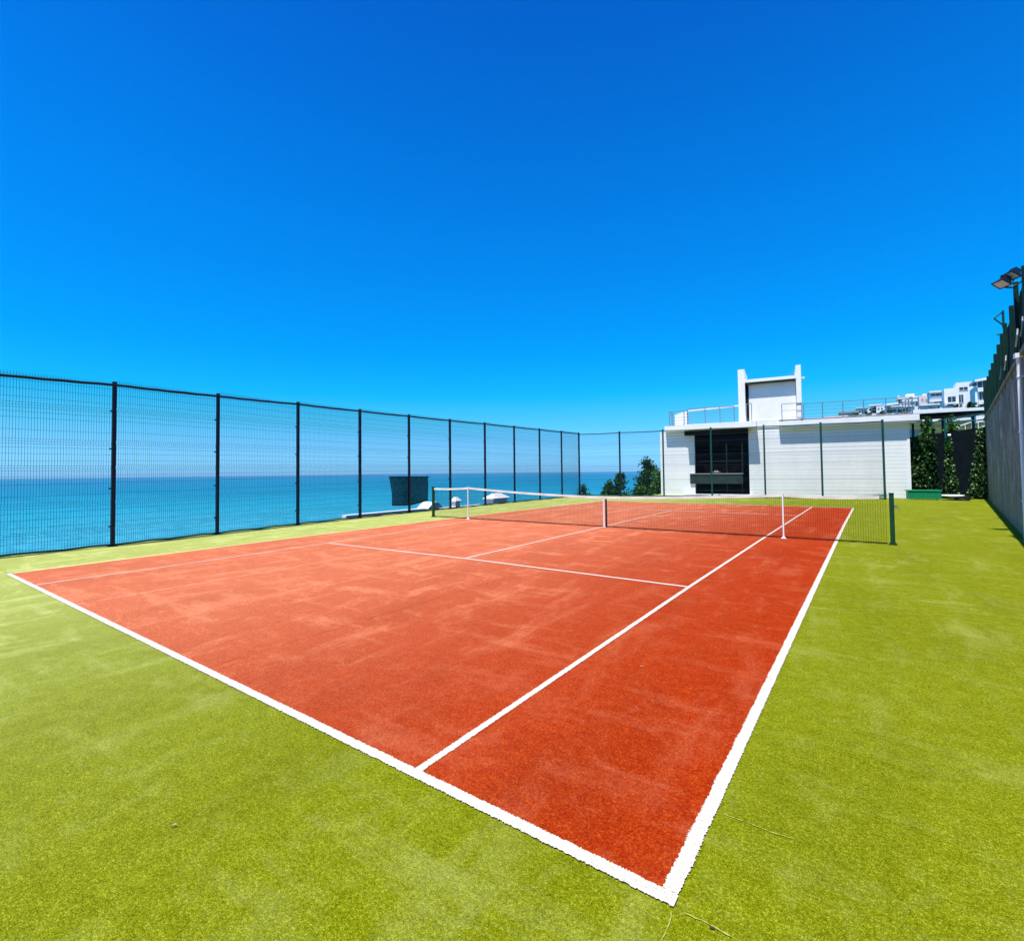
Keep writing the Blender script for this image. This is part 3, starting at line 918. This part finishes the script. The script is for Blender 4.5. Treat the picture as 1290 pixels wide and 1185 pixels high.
# small things on the bar counter
e = empty('fruit_bowl', (0, 0, 0), 0, 'shallow bowl of yellowish fruit on the dark bar counter', 'bowl')
c0 = Vector((-5.2, 31.6, 0)) + Matrix.Rotation(0.1211, 3, 'Z') @ Vector((3.62, 0.15, 1.44))
e.location = c0
mb = MB(); mb.tube([(0, 0, 0.0), (0, 0, 0.02), (0, 0, 0.10)], 0.12, 16, r2=0.26); mb.build('bowl', M['alu'], e)
mb = MB()
r2_ = random.Random(8)
for k in range(9):
    a = r2_.uniform(0, 6.28); d = r2_.uniform(0, 0.2)
    mb.tube([(math.cos(a) * d, math.sin(a) * d, 0.08), (math.cos(a) * d, math.sin(a) * d, 0.12), (math.cos(a) * d, math.sin(a) * d, 0.17)], 0.06, 8, r2=0.04)
mb.build('fruit', M['tan'], e, 0.01, True)

# covered passage to the right of the pavilion: white canopy roof on slim posts
cn = empty('canopy', (8.6, 37.0, 0), 0.08, 'low white edged canopy roof reaching from the pavilion towards the wall', 'canopy')
mb = MB(); mb.box(-0.2, 2.2, 0, 3.0, 4.86, 5.10); mb.build('canopy_roof', M['fascia'], cn, 0.01)
mb = MB(); mb.box(2.21, 3.1, 0.3, 3.3, 4.88, 5.06); mb.build('canopy_roof', M['fascia'], cn, 0.01)
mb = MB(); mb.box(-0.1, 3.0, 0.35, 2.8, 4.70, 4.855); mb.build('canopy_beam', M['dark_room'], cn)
for x_ in (0.05, 1.5, 2.9):
    mb = MB(); mb.box(x_, x_ + 0.12, 2.5, 2.62, 0, 4.72); mb.build('canopy_post', M['counter'], cn)

# ------------------------------------------------------------------ end fence with climbing plants
ef = empty('screen_fence', (7.9, 34.0, 0), 0, 'dark fabric covered fence between the pavilion and the concrete wall', 'fence')
mb = MB()
ns = 30
for i in range(ns):
    a, b = 3.38 * i / ns, 3.38 * (i + 1) / ns
    ya, yb = 0.03 * math.sin(a * 5), 0.03 * math.sin(b * 5)
    mb.hexa([(a, ya, 0.02), (b, yb, 0.02), (b, yb + 0.01, 0.02), (a, ya + 0.01, 0.02)] + [(a, ya, 3.32 + 0.13 * a), (b, yb, 3.32 + 0.13 * b), (b, yb + 0.01, 3.32 + 0.13 * b), (a, ya + 0.01, 3.32 + 0.13 * a)])
mb.build('windscreen_cloth', M['screen_navy'], ef)
mb = MB(); mb.box(1.58, 1.66, -0.14, -0.06, 0, 4.25); mb.build('post', M['teal_steel'], ef)
mb = MB(); mb.box(3.24, 3.36, -0.16, -0.04, 0, 4.75); mb.build('post', M['net_green'], ef)
mb = MB()
mb.tube([(1.62, -0.1, 4.22), (2.4, 0.0, 4.30), (3.3, -0.1, 4.42)], 0.04, 6)
mb.tube([(1.62, -0.1, 3.98), (3.3, -0.1, 4.12)], 0.035, 6)
mb.tube([(0.9, 0.6, 4.05), (1.62, -0.1, 4.22)], 0.03, 6)
mb.tube([(1.62, -0.1, 4.0), (2.1, 0.2, 4.25)], 0.03, 6)
mb.build('top_rail', M['teal_steel'], ef)
mb = MB(); mb.tube([(1.70, -0.22, 3.35), (1.82, -0.22, 3.36)], 0.07, 10); mb.build('bulkhead_light', M['white_paint'], ef)

def climber(name, label, cat, group, x0, x1, ztop, n_, seed, mats=('leafd', 'leafm', 'leafp'), y0=33.72, wts=(5, 4, 1), shape=None, size=(0.08, 0.16), stem=True):
    rr = random.Random(seed)
    e = empty(name, ((x0 + x1) / 2, y0, 0), 0, label, cat, group)
    mb = MB()
    cx = (x0 + x1) / 2
    k = 0
    cl = [(rr.uniform(x0, x1), rr.uniform(0.05, ztop), rr.uniform(0.12, 0.3)) for _ in range(34)]
    while k < n_:
        if rr.random() < 0.7:
            c = rr.choice(cl)
            x_ = rr.gauss(c[0], c[2]); z_ = rr.gauss(c[1], c[2])
        else:
            x_ = rr.uniform(x0, x1); z_ = rr.uniform(0.02, ztop)
        if not (x0 <= x_ <= x1) or z_ < 0.02 or z_ > ztop:
            continue
        if shape and not shape((x_ - x0) / (x1 - x0), z_ / ztop, rr):
            continue
        mb.leaf((x_ - cx, rr.uniform(-0.22, 0.20), z_), rr.uniform(*size), rr, rr.choices(range(3), wts)[0], 0.7)
        k += 1
    mb.build('foliage', [M[q] for q in mats], e)
    if False:
        mb = MB()
        for j in range(4):
            xx = rr.uniform(x0, x1) - cx
            pts = [(xx + rr.uniform(-0.1, 0.1), rr.uniform(-0.05, 0.05), ztop * 0.8 * i / 6) for i in range(7)]
            mb.tube(pts, 0.02, 5, r2=0.006)
        mb.build('stem', M['bark'], e)
    return e
G = 'climbing plants on the end fence'
climber('climbing_plant', 'dark leafy climber covering the fence behind the green box beside the pavilion', 'climber', G, 8.05, 9.15, 3.3, 1500, 1, wts=(6, 3, 1), size=(0.10, 0.20))
climber('climbing_plant', 'narrow green climber on the teal middle post of the end fence', 'climber', G, 9.25, 10.05, 3.2, 900, 2, wts=(3, 5, 1.5), shape=lambda t, s, r: abs(t - 0.45) < 0.16 + 0.42 * (1 - s) ** 2)
climber('climbing_plant', 'bright speckled climber in the corner against the concrete wall', 'climber', G, 10.15, 11.2, 3.7, 1900, 3, wts=(2, 5, 3), shape=lambda t, s, r: t > 0.55 - 0.5 * (1 - s) ** 1.3)
# bushes spilling over the fence behind
def bush(name, label, loc, rx, ry, rz, n_, seed, mats=('leafd', 'leafm', 'leafl'), wts=(3, 4, 3), size=(0.12, 0.28), group=None, lift=0.55):
    rr = random.Random(seed)
    e = empty(name, loc, 0, label, 'bush' if 'bush' in name else 'tree', group)
    mb = MB()
    blobs = []
    for _ in range(11):
        a = rr.uniform(0, 6.28); d = rr.uniform(0.15, 0.7)
        blobs.append((math.cos(a) * d * rx, math.sin(a) * d * ry, rz * (lift + rr.uniform(-0.25, 0.45)), rr.uniform(0.28, 0.5)))
    for k in range(n_):
        b_ = rr.choice(blobs)
        v = Vector((rr.gauss(0, 1), rr.gauss(0, 1), rr.gauss(0, 1))).normalized() * (rr.random() ** 0.4) * b_[3]
        mb.leaf((b_[0] + v.x * rx, b_[1] + v.y * ry, max(0.03, b_[2] + v.z * rz * 0.8)), rr.uniform(*size), rr, rr.choices(range(3), wts)[0])
    mb.build('foliage', [M[q] for q in mats], e)
    mb = MB()
    for b_ in blobs[:6]:
        mb.tube([(0, 0, 0), (b_[0] * 0.4, b_[1] * 0.4, b_[2] * 0.5), (b_[0], b_[1], b_[2])], 0.05 * rz / 3, 5, r2=0.012)
    mb.build('stem', M['bark'], e)
    return e
bush('leafy_bush', 'yellow green bush rising over the top of the end fence near the pavilion', (9.30, 35.6, 0), 0.95, 0.8, 3.55, 3800, 11, wts=(1, 4, 5), lift=0.62)
bush('leafy_bush', 'darker bush behind the end fence to the right of the yellow green one', (10.6, 39.6, 0), 0.9, 0.9, 3.7, 1800, 12, wts=(4, 4, 1))

# low walls and steps seen behind the end fence
mb = MB(); mb.box(8.0, 9.35, 40.0, 40.3, 0, 4.02); tag(mb.build('white_wall', M['white']), 'short white garden wall just right of the pavilion behind the bush', 'wall')
st = empty('white_stairs', (10.4, 41.0, 0), 0, 'white outdoor stairs and landing rising behind the end fence', 'stairs')
for i in range(7):
    mb = MB(); mb.box(i * 0.3, i * 0.3 + 0.302, 0, 1.6, 0, 3.55 + 0.13 * i); mb.build('stair_step', M['white'], st)
mb = MB()
for i in range(7):
    mb.box(i * 0.3 + 0.12, i * 0.3 + 0.15, 0.05, 0.08, 3.55 + 0.13 * i, 4.1 + 0.13 * i)
mb.tube([(0.1, 0.065, 4.1), (2.0, 0.065, 4.9)], 0.03, 5)
mb.build('handrail', M['white_paint'], st)

# green storage box, round table
gb = empty('storage_box', (8.42, 32.35, 0), 0.1, 'bright green low storage box beside the right corner of the pavilion', 'box')
mb = MB(); mb.box(-0.66, 0.66, -0.28, 0.28, 0.05, 0.44)
for z in (0.15, 0.25, 0.35):
    mb.box(-0.665, 0.665, -0.287, -0.281, z, z + 0.075)
mb.build('box_body', M['bench'], gb)
mb = MB(); mb.box(-0.70, 0.70, -0.32, 0.32, 0.44, 0.50); mb.build('lid', M['bench'], gb, 0.01)
for x_ in (-0.6, 0.6):
    mb = MB(); mb.box(x_ - 0.05, x_ + 0.05, -0.25, 0.25, 0.0, 0.05); mb.build('foot', M['white_paint'], gb)
mb = MB(); mb.box(0.662, 0.69, -0.05, 0.05, 0.2, 0.27); mb.build('handle', M['white_paint'], gb)
tb = empty('low_table', (9.55, 32.3, 0), 0, 'low round pale topped table on the grass before the climbing plants', 'table')
mb = MB(); mb.tube([(0, 0, 0.20), (0, 0, 0.25), (0, 0, 0.26)], 0.46, 28); mb.build('table_top', M['white_paint'], tb, 0.01)
mb = MB(); mb.tube([(0, 0, 0.0), (0, 0, 0.1), (0, 0, 0.20)], 0.17, 16, r2=0.14); mb.build('pedestal', M['tan'], tb)
tr_ = empty('rubber_ring', (9.9, 32.1, 0), 0, 'black rubber ring lying on the grass under the low round table', 'ring')
bm = bmesh.new()
mb = MB()
pts = [(0.24 * math.cos(a), 0.24 * math.sin(a), 0.06) for a in [2 * math.pi * i / 24 for i in range(25)]]
mb.tube(pts, 0.055, 8, cap=False); mb.build('tube_ring', M['black_steel'], tr_, smooth=True)
bm.free()

# ------------------------------------------------------------------ buildings below the sea fence
vb = empty('lower_villa', (-15.5, 20, -6.0), 0, 'low white building below the terrace, its roof just showing behind the sea fence', 'building')
mb = MB(); mb.box(-2.6, 3.9, -8.6, 9, -4, 4.2); mb.build('wall', M['white'], vb)
mb = MB(); mb.box(-2.8, 4.1, -8.8, 9.2, 4.2, 4.45); rf = mb.build('roof', M['rooftile'], vb)
# parapet whose coping shows as a thin white line
mb = MB()
mb.box(3.3, 3.6, -8.4, -3.2, 4.45, 5.87); mb.box(3.3, 3.6, -3.2, 1.2, 4.45, 5.80)
mb.build('parapet', M['white'], vb)
def chim(name, label, loc, w, d, h, caph, over, hip=True):
    e = empty(name, loc, 0, label, 'chimney', 'white rooftop boxes behind the sea fence')
    mb = MB(); mb.box(-w, w, -d, d, 0, h); mb.build('shaft', M['white'], e)
    mb = MB(); mb.box(-w - over, w + over, -d - over, d + over, h, h + 0.05)
    o_ = over
    mb.hexa([(-w - o_, -d - o_, h + 0.052), (w + o_, -d - o_, h + 0.052), (w + o_, d + o_, h + 0.052), (-w - o_, d + o_, h + 0.052),
             (-w * 0.35, -d * 0.45, h + caph), (w * 0.35, -d * 0.45, h + caph), (w * 0.35, d * 0.45, h + caph), (-w * 0.35, d * 0.45, h + caph)])
    mb.build('cap', M['white'], e)
    return e
chim('chimney', 'small white capped chimney behind the sea fence left of the long box', (-12.0, 18.85, -1.55), 0.15, 0.17, 1.62, 0.26, 0.08)
chim('chimney', 'long white hipped rooftop box behind the sea fence, the largest of three', (-12.1, 22.75, -1.55), 0.30, 0.72, 1.60, 0.32, 0.13)
# white rounded cover
e = empty('chimney', (-12.0, 16.85, -1.55), 0, 'low rounded white rooftop cover just right of the teal cloth screen', 'chimney', 'white rooftop boxes behind the sea fence')
mb = MB()
mb.box(-0.3, 0.3, -0.42, 0.40, 0, 1.40)
mb.build('shaft', M['white'], e)
mb = MB()
prof = [(-0.55, 1.42), (-0.36, 1.56), (-0.12, 1.70), (0.10, 1.72), (0.30, 1.64), (0.50, 1.42)]
for (a, za), (b, zb) in zip(prof[:-1], prof[1:]):
    mb.hexa([(-0.4, a, 1.40), (0.4, a, 1.40), (0.4, b, 1.40), (-0.4, b, 1.40), (-0.4, a, za), (0.4, a, za), (0.4, b, zb), (-0.4, b, zb)])
mb.build('cap', M['white'], e)
e = empty('roof_rail', (-12.3, 17.0, -1.55), 0, 'thin white pipe rail between the small chimney and the rounded rooftop cover', 'railing')
mb = MB(); mb.tube([(0, 0.3, 1.18), (0, 3.9, 1.18)], 0.035, 6); mb.tube([(0, 0.3, 0.0), (0, 0.3, 1.18)], 0.03, 6); mb.tube([(0, 3.9, 0.0), (0, 3.9, 1.18)], 0.03, 6)
mb.build('rail_pipe', M['white_paint'], e)

# ------------------------------------------------------------------ trees
def tree(name, label, loc, h, r, n_, seed, trunk=0.35, lean=0.0, mats=('leafd', 'leafm', 'leafl'), wts=(6, 3, 1), group='trees beyond the fence', size=(0.16, 0.34), conic=0.5, nb=26):
    rr = random.Random(seed)
    e = empty(name, loc, 0, label, 'tree', group)
    mb = MB()
    mb.tube([(0, 0, -0.3), (lean * 0.3, 0, h * 0.4), (lean * 0.7, 0, h * 0.7), (lean, 0, h * 0.96)], 0.035 * h * 0.6, 7, r2=0.02)
    tips = []
    for k in range(nb):
        s = trunk + (0.97 - trunk) * (k + rr.random()) / nb
        a = rr.uniform(0, 6.28)
        rad = r * ((1 - s) ** conic) * rr.uniform(0.45, 1.15) * 1.25
        b0 = Vector((lean * s, 0, h * s * 0.92))
        b1 = b0 + Vector((math.cos(a) * rad, math.sin(a) * rad, rr.uniform(0.0, 0.10) * h))
        mb.tube([b0, (b0 + b1) / 2 + Vector((0, 0, 0.03 * h)), b1], 0.008 * h, 4, r2=0.01)
        for t in (0.55, 0.8, 1.0):
            tips.append((b0.lerp(b1, t), 0.07 * h * rr.uniform(0.6, 1.3)))
    mb.build('trunk', M['bark'], e)
    mb = MB()
    for k in range(n_):
        c, sp_ = rr.choice(tips)
        v = Vector((rr.gauss(0, 0.6), rr.gauss(0, 0.6), rr.gauss(0, 0.42))) * sp_
        mb.leaf(c + v, rr.uniform(*size), rr, rr.choices(range(3), wts)[0])
    mb.build('crown', [M[q] for q in mats], e)
    return e
tree('pointed_tree', 'tallest dark pointed tree in the gap just left of the pavilion', (-14.3, 55, -3.2), 6.3, 1.75, 5200, 21, trunk=0.2, conic=0.7)
tree('round_tree', 'dark tree in the middle of the gap, left of the tallest one', (-17.0, 53.2, -3.6), 5.2, 1.3, 3400, 22, trunk=0.2, conic=0.6)
tree('round_tree', 'leaning shorter dark tree at the left of the middle tree in the gap', (-18.5, 53.4, -3.9), 4.4, 1.4, 2600, 23, trunk=0.2, lean=0.2, conic=0.6)
tree('round_tree', 'smallest dark tree by itself, just right of the fence corner', (-21.0, 52.0, -4.8), 5.0, 1.1, 1300, 24, trunk=0.45, size=(0.14, 0.28))
bush('leafy_bush', 'light green bush at the pavilion corner behind the tallest tree', (-10.9, 50.0, -2.2), 1.9, 1.6, 3.6, 3600, 25, wts=(2, 5, 3), size=(0.14, 0.3))
bush('leafy_bush', 'low green bush at the foot of the tallest tree in the gap', (-14.2, 51.0, -2.8), 1.9, 1.4, 2.3, 2600, 26, wts=(3, 5, 2), size=(0.14, 0.3))
# bush poking in at the left picture edge, beyond the fence
rr = random.Random(40)
e = empty('dark_shrub', (-12.5, 0.1, -5.2), 0, 'dark leafy shrub beyond the sea fence at the left edge of the picture', 'shrub')
mb = MB(); mb.tube([(0, -0.8, 0), (0.1, -0.5, 2.8), (0.2, -0.35, 5.6)], 0.07, 6, r2=0.02)
for zz, ly in ((4.95, 0.42), (5.4, 0.22), (4.6, 0.1), (5.7, 0.05)):
    mb.tube([(0.15, -0.45, zz - 0.3), (0.15, ly + 0.2, zz)], 0.018, 4, r2=0.006)
mb.build('stem', M['bark'], e)
mb = MB()
for zz, ly in ((4.98, 0.50), (5.42, 0.28), (5.62, 0.22), (5.9, 0.05)):
    for k in range(170):
        t = rr.random()
        mb.leaf((0.15 + rr.gauss(0, 0.12), -0.45 + (ly + 0.45) * t + rr.gauss(0, 0.04), zz - 0.25 + 0.25 * t + rr.gauss(0, 0.05)), rr.uniform(0.06, 0.13), rr, rr.randrange(3))
for k in range(1500):
    mb.leaf((0.15 + rr.gauss(0, 0.3), -0.7 + rr.gauss(0, 0.28), rr.uniform(2.5, 6.0)), rr.uniform(0.07, 0.15), rr, rr.randrange(3))
mb.v = mb.v
mb.build('foliage', [M['leafd'], M['leafd'], M['leafm']], e)

# ------------------------------------------------------------------ villas on the hillside
VILLAS = {
    'V8':(220,[('wall', 34.35, 38.74, 13.82, 27.53), ('roof', 34.25, 39.19, 29.45, 30.21), ('col', 37.34, 37.79, 26.94, 29.47), ('col', 34.76, 34.95, 27.23, 29.8), ('band', 34.89, 39.09, 25.72, 26.99), ('win', 34.94, 37.33, 27.09, 29.39), ('win', 37.79, 38.97, 26.85, 29.12), ('win', 35.38, 36.48, 23.03, 25.57), ('win', 37.59, 38.5, 23.33, 25.61), ('band', 34.95, 38.97, 21.65, 22.92), ('win', 35.65, 36.75, 19.94, 21.72), ('win', 37.28, 38.37, 19.8, 20.81)]),
    'V7':(260,[('wall', 34.13, 39.71, 19.36, 34.29), ('wall', 30.65, 34.32, 19.67, 32.33), ('chim', 34.08, 34.76, 32.14, 34.3), ('win', 35.06, 37.42, 31.18, 32.4), ('win', 31.63, 33.92, 26.9, 29.06), ('win', 34.84, 36.08, 26.5, 29.56), ('band', 30.66, 34.55, 26.14, 26.6), ('win', 31.33, 33.17, 25.55, 26.02), ('win', 34.98, 35.66, 24.37, 26.2), ('win', 31.53, 32.68, 24.33, 24.94)]),
    'V6':(290,[('wall', 28.45, 33.55, 22.04, 34.58), ('roof', 28.37, 33.74, 34.42, 35.12), ('win', 29.12, 33.31, 33.0, 33.88), ('band', 28.52, 33.5, 30.4, 31.45), ('win', 31.41, 32.97, 29.95, 31.16), ('win', 30.09, 31.14, 29.74, 31.14), ('win', 30.53, 31.57, 25.86, 28.65), ('band', 28.47, 31.89, 28.9, 29.43)]),
    'V5':(320,[('wall', 26.87, 30.56, 24.47, 36.9), ('chim', 28.25, 30.02, 36.88, 37.85), ('win', 27.88, 28.47, 34.44, 35.41), ('win', 27.77, 28.37, 30.74, 31.71), ('win', 29.35, 29.94, 34.11, 34.88)]),
    'V4':(340,[('wall', 20.39, 28.13, 26.29, 38.42), ('wall', 22.88, 26.42, 38.19, 40.49), ('roof', 19.58, 28.31, 38.04, 38.88), ('win', 19.7, 21.5, 35.83, 38.36), ('band', 21.18, 28.26, 36.29, 37.55), ('win', 24.7, 25.98, 34.36, 35.82), ('win', 26.95, 27.9, 34.38, 35.63), ('band', 19.78, 26.27, 33.72, 34.34), ('win', 21.69, 23.63, 30.18, 33.53), ('win', 23.92, 26.49, 29.56, 31.23), ('win', 19.04, 21.01, 30.38, 32.07)]),
    'V3':(380,[('wall', 15.31, 21.63, 29.71, 39.2), ('roof', 14.71, 21.78, 39.24, 40.42), ('win', 16.13, 16.69, 35.58, 38.44), ('win', 17.27, 18.02, 36.43, 38.81), ('win', 18.76, 19.5, 36.31, 38.21)]),
    'V2':(420,[('wall', 2.16, 11.19, 33.55, 41.6), ('wall', 7.82, 13.76, 33.27, 43.66), ('roof', 7.54, 14.32, 43.39, 44.19), ('win', 9.16, 11.71, 39.16, 41.83), ('win', 3.93, 5.23, 37.47, 39.63)]),
    'V1':(250,[('wall', -3.44, 4.54, 21.11, 24.05), ('roof', -3.38, 3.55, 24.25, 25.07)]),
    'V0':(110,[('wall', -0.31, 3.34, 10.16, 11.41)]),

}
VILLAS.update({
 'W1': (300, [('wall', 1.9, 6.3, 24.0, 30.6), ('roof', 1.6, 6.6, 30.7, 31.2), ('win', 2.6, 3.4, 28.6, 29.8), ('win', 4.4, 5.6, 28.4, 29.9)]),
 'W2': (360, [('wall', 10.6, 14.2, 29.0, 37.2), ('win', 11.2, 12.0, 34.8, 36.2), ('win', 12.7, 13.5, 34.8, 36.2), ('band', 10.8, 14.0, 33.2, 33.9)]),
 'W3': (330, [('wall', 16.6, 20.4, 25.0, 33.0), ('roof', 16.2, 20.6, 33.1, 33.6), ('win', 17.2, 18.4, 30.6, 32.2), ('win', 19.0, 19.8, 30.6, 32.2)]),
 'W4': (430, [('wall', 22.5, 27.0, 36.0, 49.2), ('chim', 23.2, 24.0, 49.0, 50.4), ('win', 23.4, 24.4, 46.0, 47.6), ('win', 25.4, 26.4, 46.0, 47.6)]),
 'W5': (255, [('wall', 23.4, 28.2, 17.0, 25.6), ('roof', 23.0, 28.5, 25.7, 26.2), ('win', 24.0, 25.4, 23.0, 24.6), ('win', 26.2, 27.6, 23.0, 24.6)]),
})
VL = {
 'W1': ('far_villa', 'small flat roofed white house between the dark grey roof and the leftmost villa', 'white2', 8),
 'W2': ('far_villa', 'narrow white house with a balcony between the leftmost villa and the beige villa', 'white2', 8),
 'W3': ('far_villa', 'low white house in front of the beige villa, left of the stacked balconies', 'white2', 8),
 'W4': ('far_villa', 'highest back house with a stub chimney behind the pinkish house', 'beige', 8),
 'W5': ('far_villa', 'low flat white house below the balcony villa, just over the canopy roof', 'white2', 8),
 'V8': ('far_villa', 'white villa with glazed top floor and slanted white roof beside the concrete wall', 'white2', 10),
 'V7': ('far_villa', 'white stepped villa with a thin chimney, left of the glazed one', 'white2', 9),
 'V6': ('far_villa', 'white villa with long balcony railings in the middle of the hillside row', 'white2', 9),
 'V5': ('far_villa', 'narrow pinkish house with tiny dark windows on the hillside', 'pink', 8),
 'V4': ('far_villa', 'white villa with penthouse and dark stacked balconies on the hillside', 'white2', 10),
 'V3': ('far_villa', 'beige villa with slanting flat roof and tall windows, left of the penthouse villa', 'beige', 10),
 'V2': ('far_villa', 'leftmost small white villa on the hillside beside the maroon tree', 'white2', 10),
 'V1': ('far_villa', 'low house under a wide dark grey roof at the left of the hillside', 'beige', 12),
 'V0': ('far_villa', 'long low pinkish wall shaped house just above the pavilion roof', 'pink', 3),
}
for k, (Y, L) in VILLAS.items():
    nm, lab, matn, dep = VL[k]
    walls = [q for q in L if q[0] == 'wall']
    cx = (walls[0][1] + walls[0][2]) / 2
    gz = min(hill_z(cx, Y), min(q[3] for q in walls)) - 2
    e = empty(nm, (cx, Y, gz), 0, lab, 'villa', 'villas on the hillside')
    for i, (t, x0, x1, z0, z1) in enumerate(L):
        x0 -= cx; x1 -= cx; z0 -= gz; z1 -= gz
        mb = MB()
        if t == 'wall':
            i_w = [w_ for w_ in L if w_[0] == 'wall'].index(L[i])
            mb.box(x0, x1, 0.0 + 0.15 * i_w, dep - 0.3 * i_w, 0 if z0 < 99 and i_w == 0 or (L[i][3] - walls[0][3]) < 3 else z0, z1)
            mb.build('wall', M[matn], e)
        elif t == 'roof':
            dz = 0.55 if k == 'V8' else (0.35 if k == 'V3' else 0)
            zl = z0 - dz; zt_ = z1 - dz
            mb.hexa([(x0, -1.2, zl), (x1, -1.2, z0 + dz * 0.2), (x1, dep + 0.3, z0 + dz * 0.2), (x0, dep + 0.3, zl), (x0, -1.2, zt_), (x1, -1.2, z1 + dz * 0.2), (x1, dep + 0.3, z1 + dz * 0.2), (x0, dep + 0.3, zt_)])
            mb.build('roof', M['grey' if k == 'V1' else 'white2'], e)
            if k in ('V8',):
                mb = MB(); mb.box(x0 + 0.8, x1 - 0.8, 1.2, dep - 1, walls[0][4] - gz - 0.01, zl + 0.2); mb.build('upper_floor', M['glass'], e)
            elif z0 > walls[0][4] - gz + 0.05:
                mb = MB(); mb.box(x0 + 0.4, x1 - 0.4, 0.3, dep - 0.3, walls[0][4] - gz - 0.01, zl + 0.02); mb.build('upper_floor', M[matn], e)
        elif t == 'chim':
            mb.box(x0, x1, 1.0, 2.0, z0 - 0.4, z1); mb.build('chimney', M[matn], e)
        elif t == 'win':
            mb.box(x0, x1, -0.06, 0.05, z0, z1)
            fr_ = mb.build('window', M['glass'], e)
            mb = MB()
            w_ = (x1 - x0)
            for s_ in range(1, max(2, int(w_ / 1.2))):
                xx = x0 + w_ * s_ / max(2, int(w_ / 1.2))
                mb.box(xx - 0.05, xx + 0.05, -0.10, -0.062, z0, z1)
            mb.box(x0 - 0.1, x1 + 0.1, -0.16, -0.002, z0 - 0.15, z0 - 0.001)
            mb.build('sill', M['white2'], fr_)
        elif t == 'band':
            mb.box(x0, x1, -1.0, -0.17, z0, z1); mb.build('balcony', M[matn], e)
        elif t == 'col':
            mb.box(x0, x1, -0.6, -0.3, z0, z1); mb.build('column', M['white2'], e)
# trees between the villas
HT = [(10.6, 405, 7.5, 2.6, 'maroon'), (2.5, 236, 4.2, 2.6, None), (-1.5, 244, 3.2, 2.2, None), (31.5, 205, 6.5, 2.6, None), (29.2, 212, 5.5, 2.2, None), (33.3, 200, 5.5, 2.4, None), (21.5, 300, 5.5, 2.6, None),
      (15.5, 330, 5, 2.6, None), (8.0, 380, 6, 3.0, None), (25.5, 255, 5.0, 2.4, None), (12.0, 300, 4.0, 2.4, None), (6.5, 300, 4.0, 2.4, None), (27.8, 262, 5.0, 2.0, None), (17.5, 262, 4.5, 2.2, None), (5.0, 210, 3.2, 2.4, None), (36.8, 195, 4.0, 2.2, None)]
HL = ['maroon leaved tree beside the leftmost white villa', 'round dark tree in front of the wide grey roof', 'low dark tree left of the wide grey roof house', 'dark tree at the foot of the glazed villa', 'small dark tree between the stepped villa and the glazed villa',
      'dark tree right under the glazed villa balcony', 'dark tree under the penthouse villa', 'dark tree at the foot of the beige villa', 'tree right of the leftmost white villa', 'tree in front of the balcony villa', 'tree below the beige villa towards the pavilion roof',
      'tree left below the beige villa', 'tree below the stepped white villa', 'tree below the pinkish narrow house', 'lowest tree above the middle of the pavilion railing', 'rightmost hillside tree beside the concrete wall']
for i, ((x_, y_, h_, r_, kind), lab) in enumerate(zip(HT, HL)):
    z_ = 1.66 + 0.098 * (y_ + 2) - 0.5       # stands on the terraces just under the villas' floors
    z_ = max(hill_z(x_, y_), z_ - 4) - 0.3
    h_ *= 0.62; r_ *= 0.8
    tree('hillside_tree', lab, (x_, y_, z_), h_, r_, 700, 60 + i, trunk=0.15, conic=0.45, mats=('maroon', 'maroon', 'leafm') if kind else ('leafd', 'leafm', 'leafl'), wts=(5, 4, 2), group='trees between the villas', size=(0.5, 1.0), nb=14)

# ------------------------------------------------------------------ bits lying on the turf
for (x_, y_, s_, rz_, mt_, lab) in ((5.684, -0.017, 0.008, 0.4, 'bark', 'tiny dark pebble on the turf by the near court corner'), (3.50, -0.94, 0.015, 0.9, 'tan', 'small pale dry leaf on the green turf in the foreground'),
                                    (4.6, 2.2, 0.018, 0.2, 'tan', 'small pale dry leaf on the red court near the right tramline')):
    mb = MB()
    if s_ < 0.01:
        mb.tube([(-s_, 0, 0.004), (0, 0, 0.006), (s_, 0, 0.004)], s_ * 0.6, 6)
        nm = 'pebble'
    else:
        for sx in (-1, 1):
            mb.hexa([(-s_, 0, 0.010), (0, sx * s_ * 0.3, 0.014), (s_, 0, 0.012), (0, 0, 0.009), (-s_, 0, 0.0115), (0, sx * s_ * 0.3, 0.0155), (s_, 0, 0.0135), (0, 0, 0.0105)])
        nm = 'fallen_leaf'
    o = mb.build(nm, M[mt_]); o.location = (x_, y_, 0.0); o.rotation_euler = (0, 0, rz_)
    tag(o, lab, 'leaf' if nm == 'fallen_leaf' else 'pebble')

# ------------------------------------------------------------------ sea haze
hz = bpy.data.materials.new('haze_air')
hz.use_nodes = True
hn = hz.node_tree
hn.nodes.clear()
ho = hn.nodes.new('ShaderNodeOutputMaterial')
pvn = hn.nodes.new('ShaderNodeVolumePrincipled')
pvn.inputs['Color'].default_value = (0.55, 0.80, 0.97, 1)
pvn.inputs['Density'].default_value = 0.00002
hn.links.new(pvn.outputs[0], ho.inputs['Volume'])
mb = MB(); mb.box(-27000, 27000, -27000, 27000, -62, 75)
tag(mb.build('haze', hz), kind='stuff')
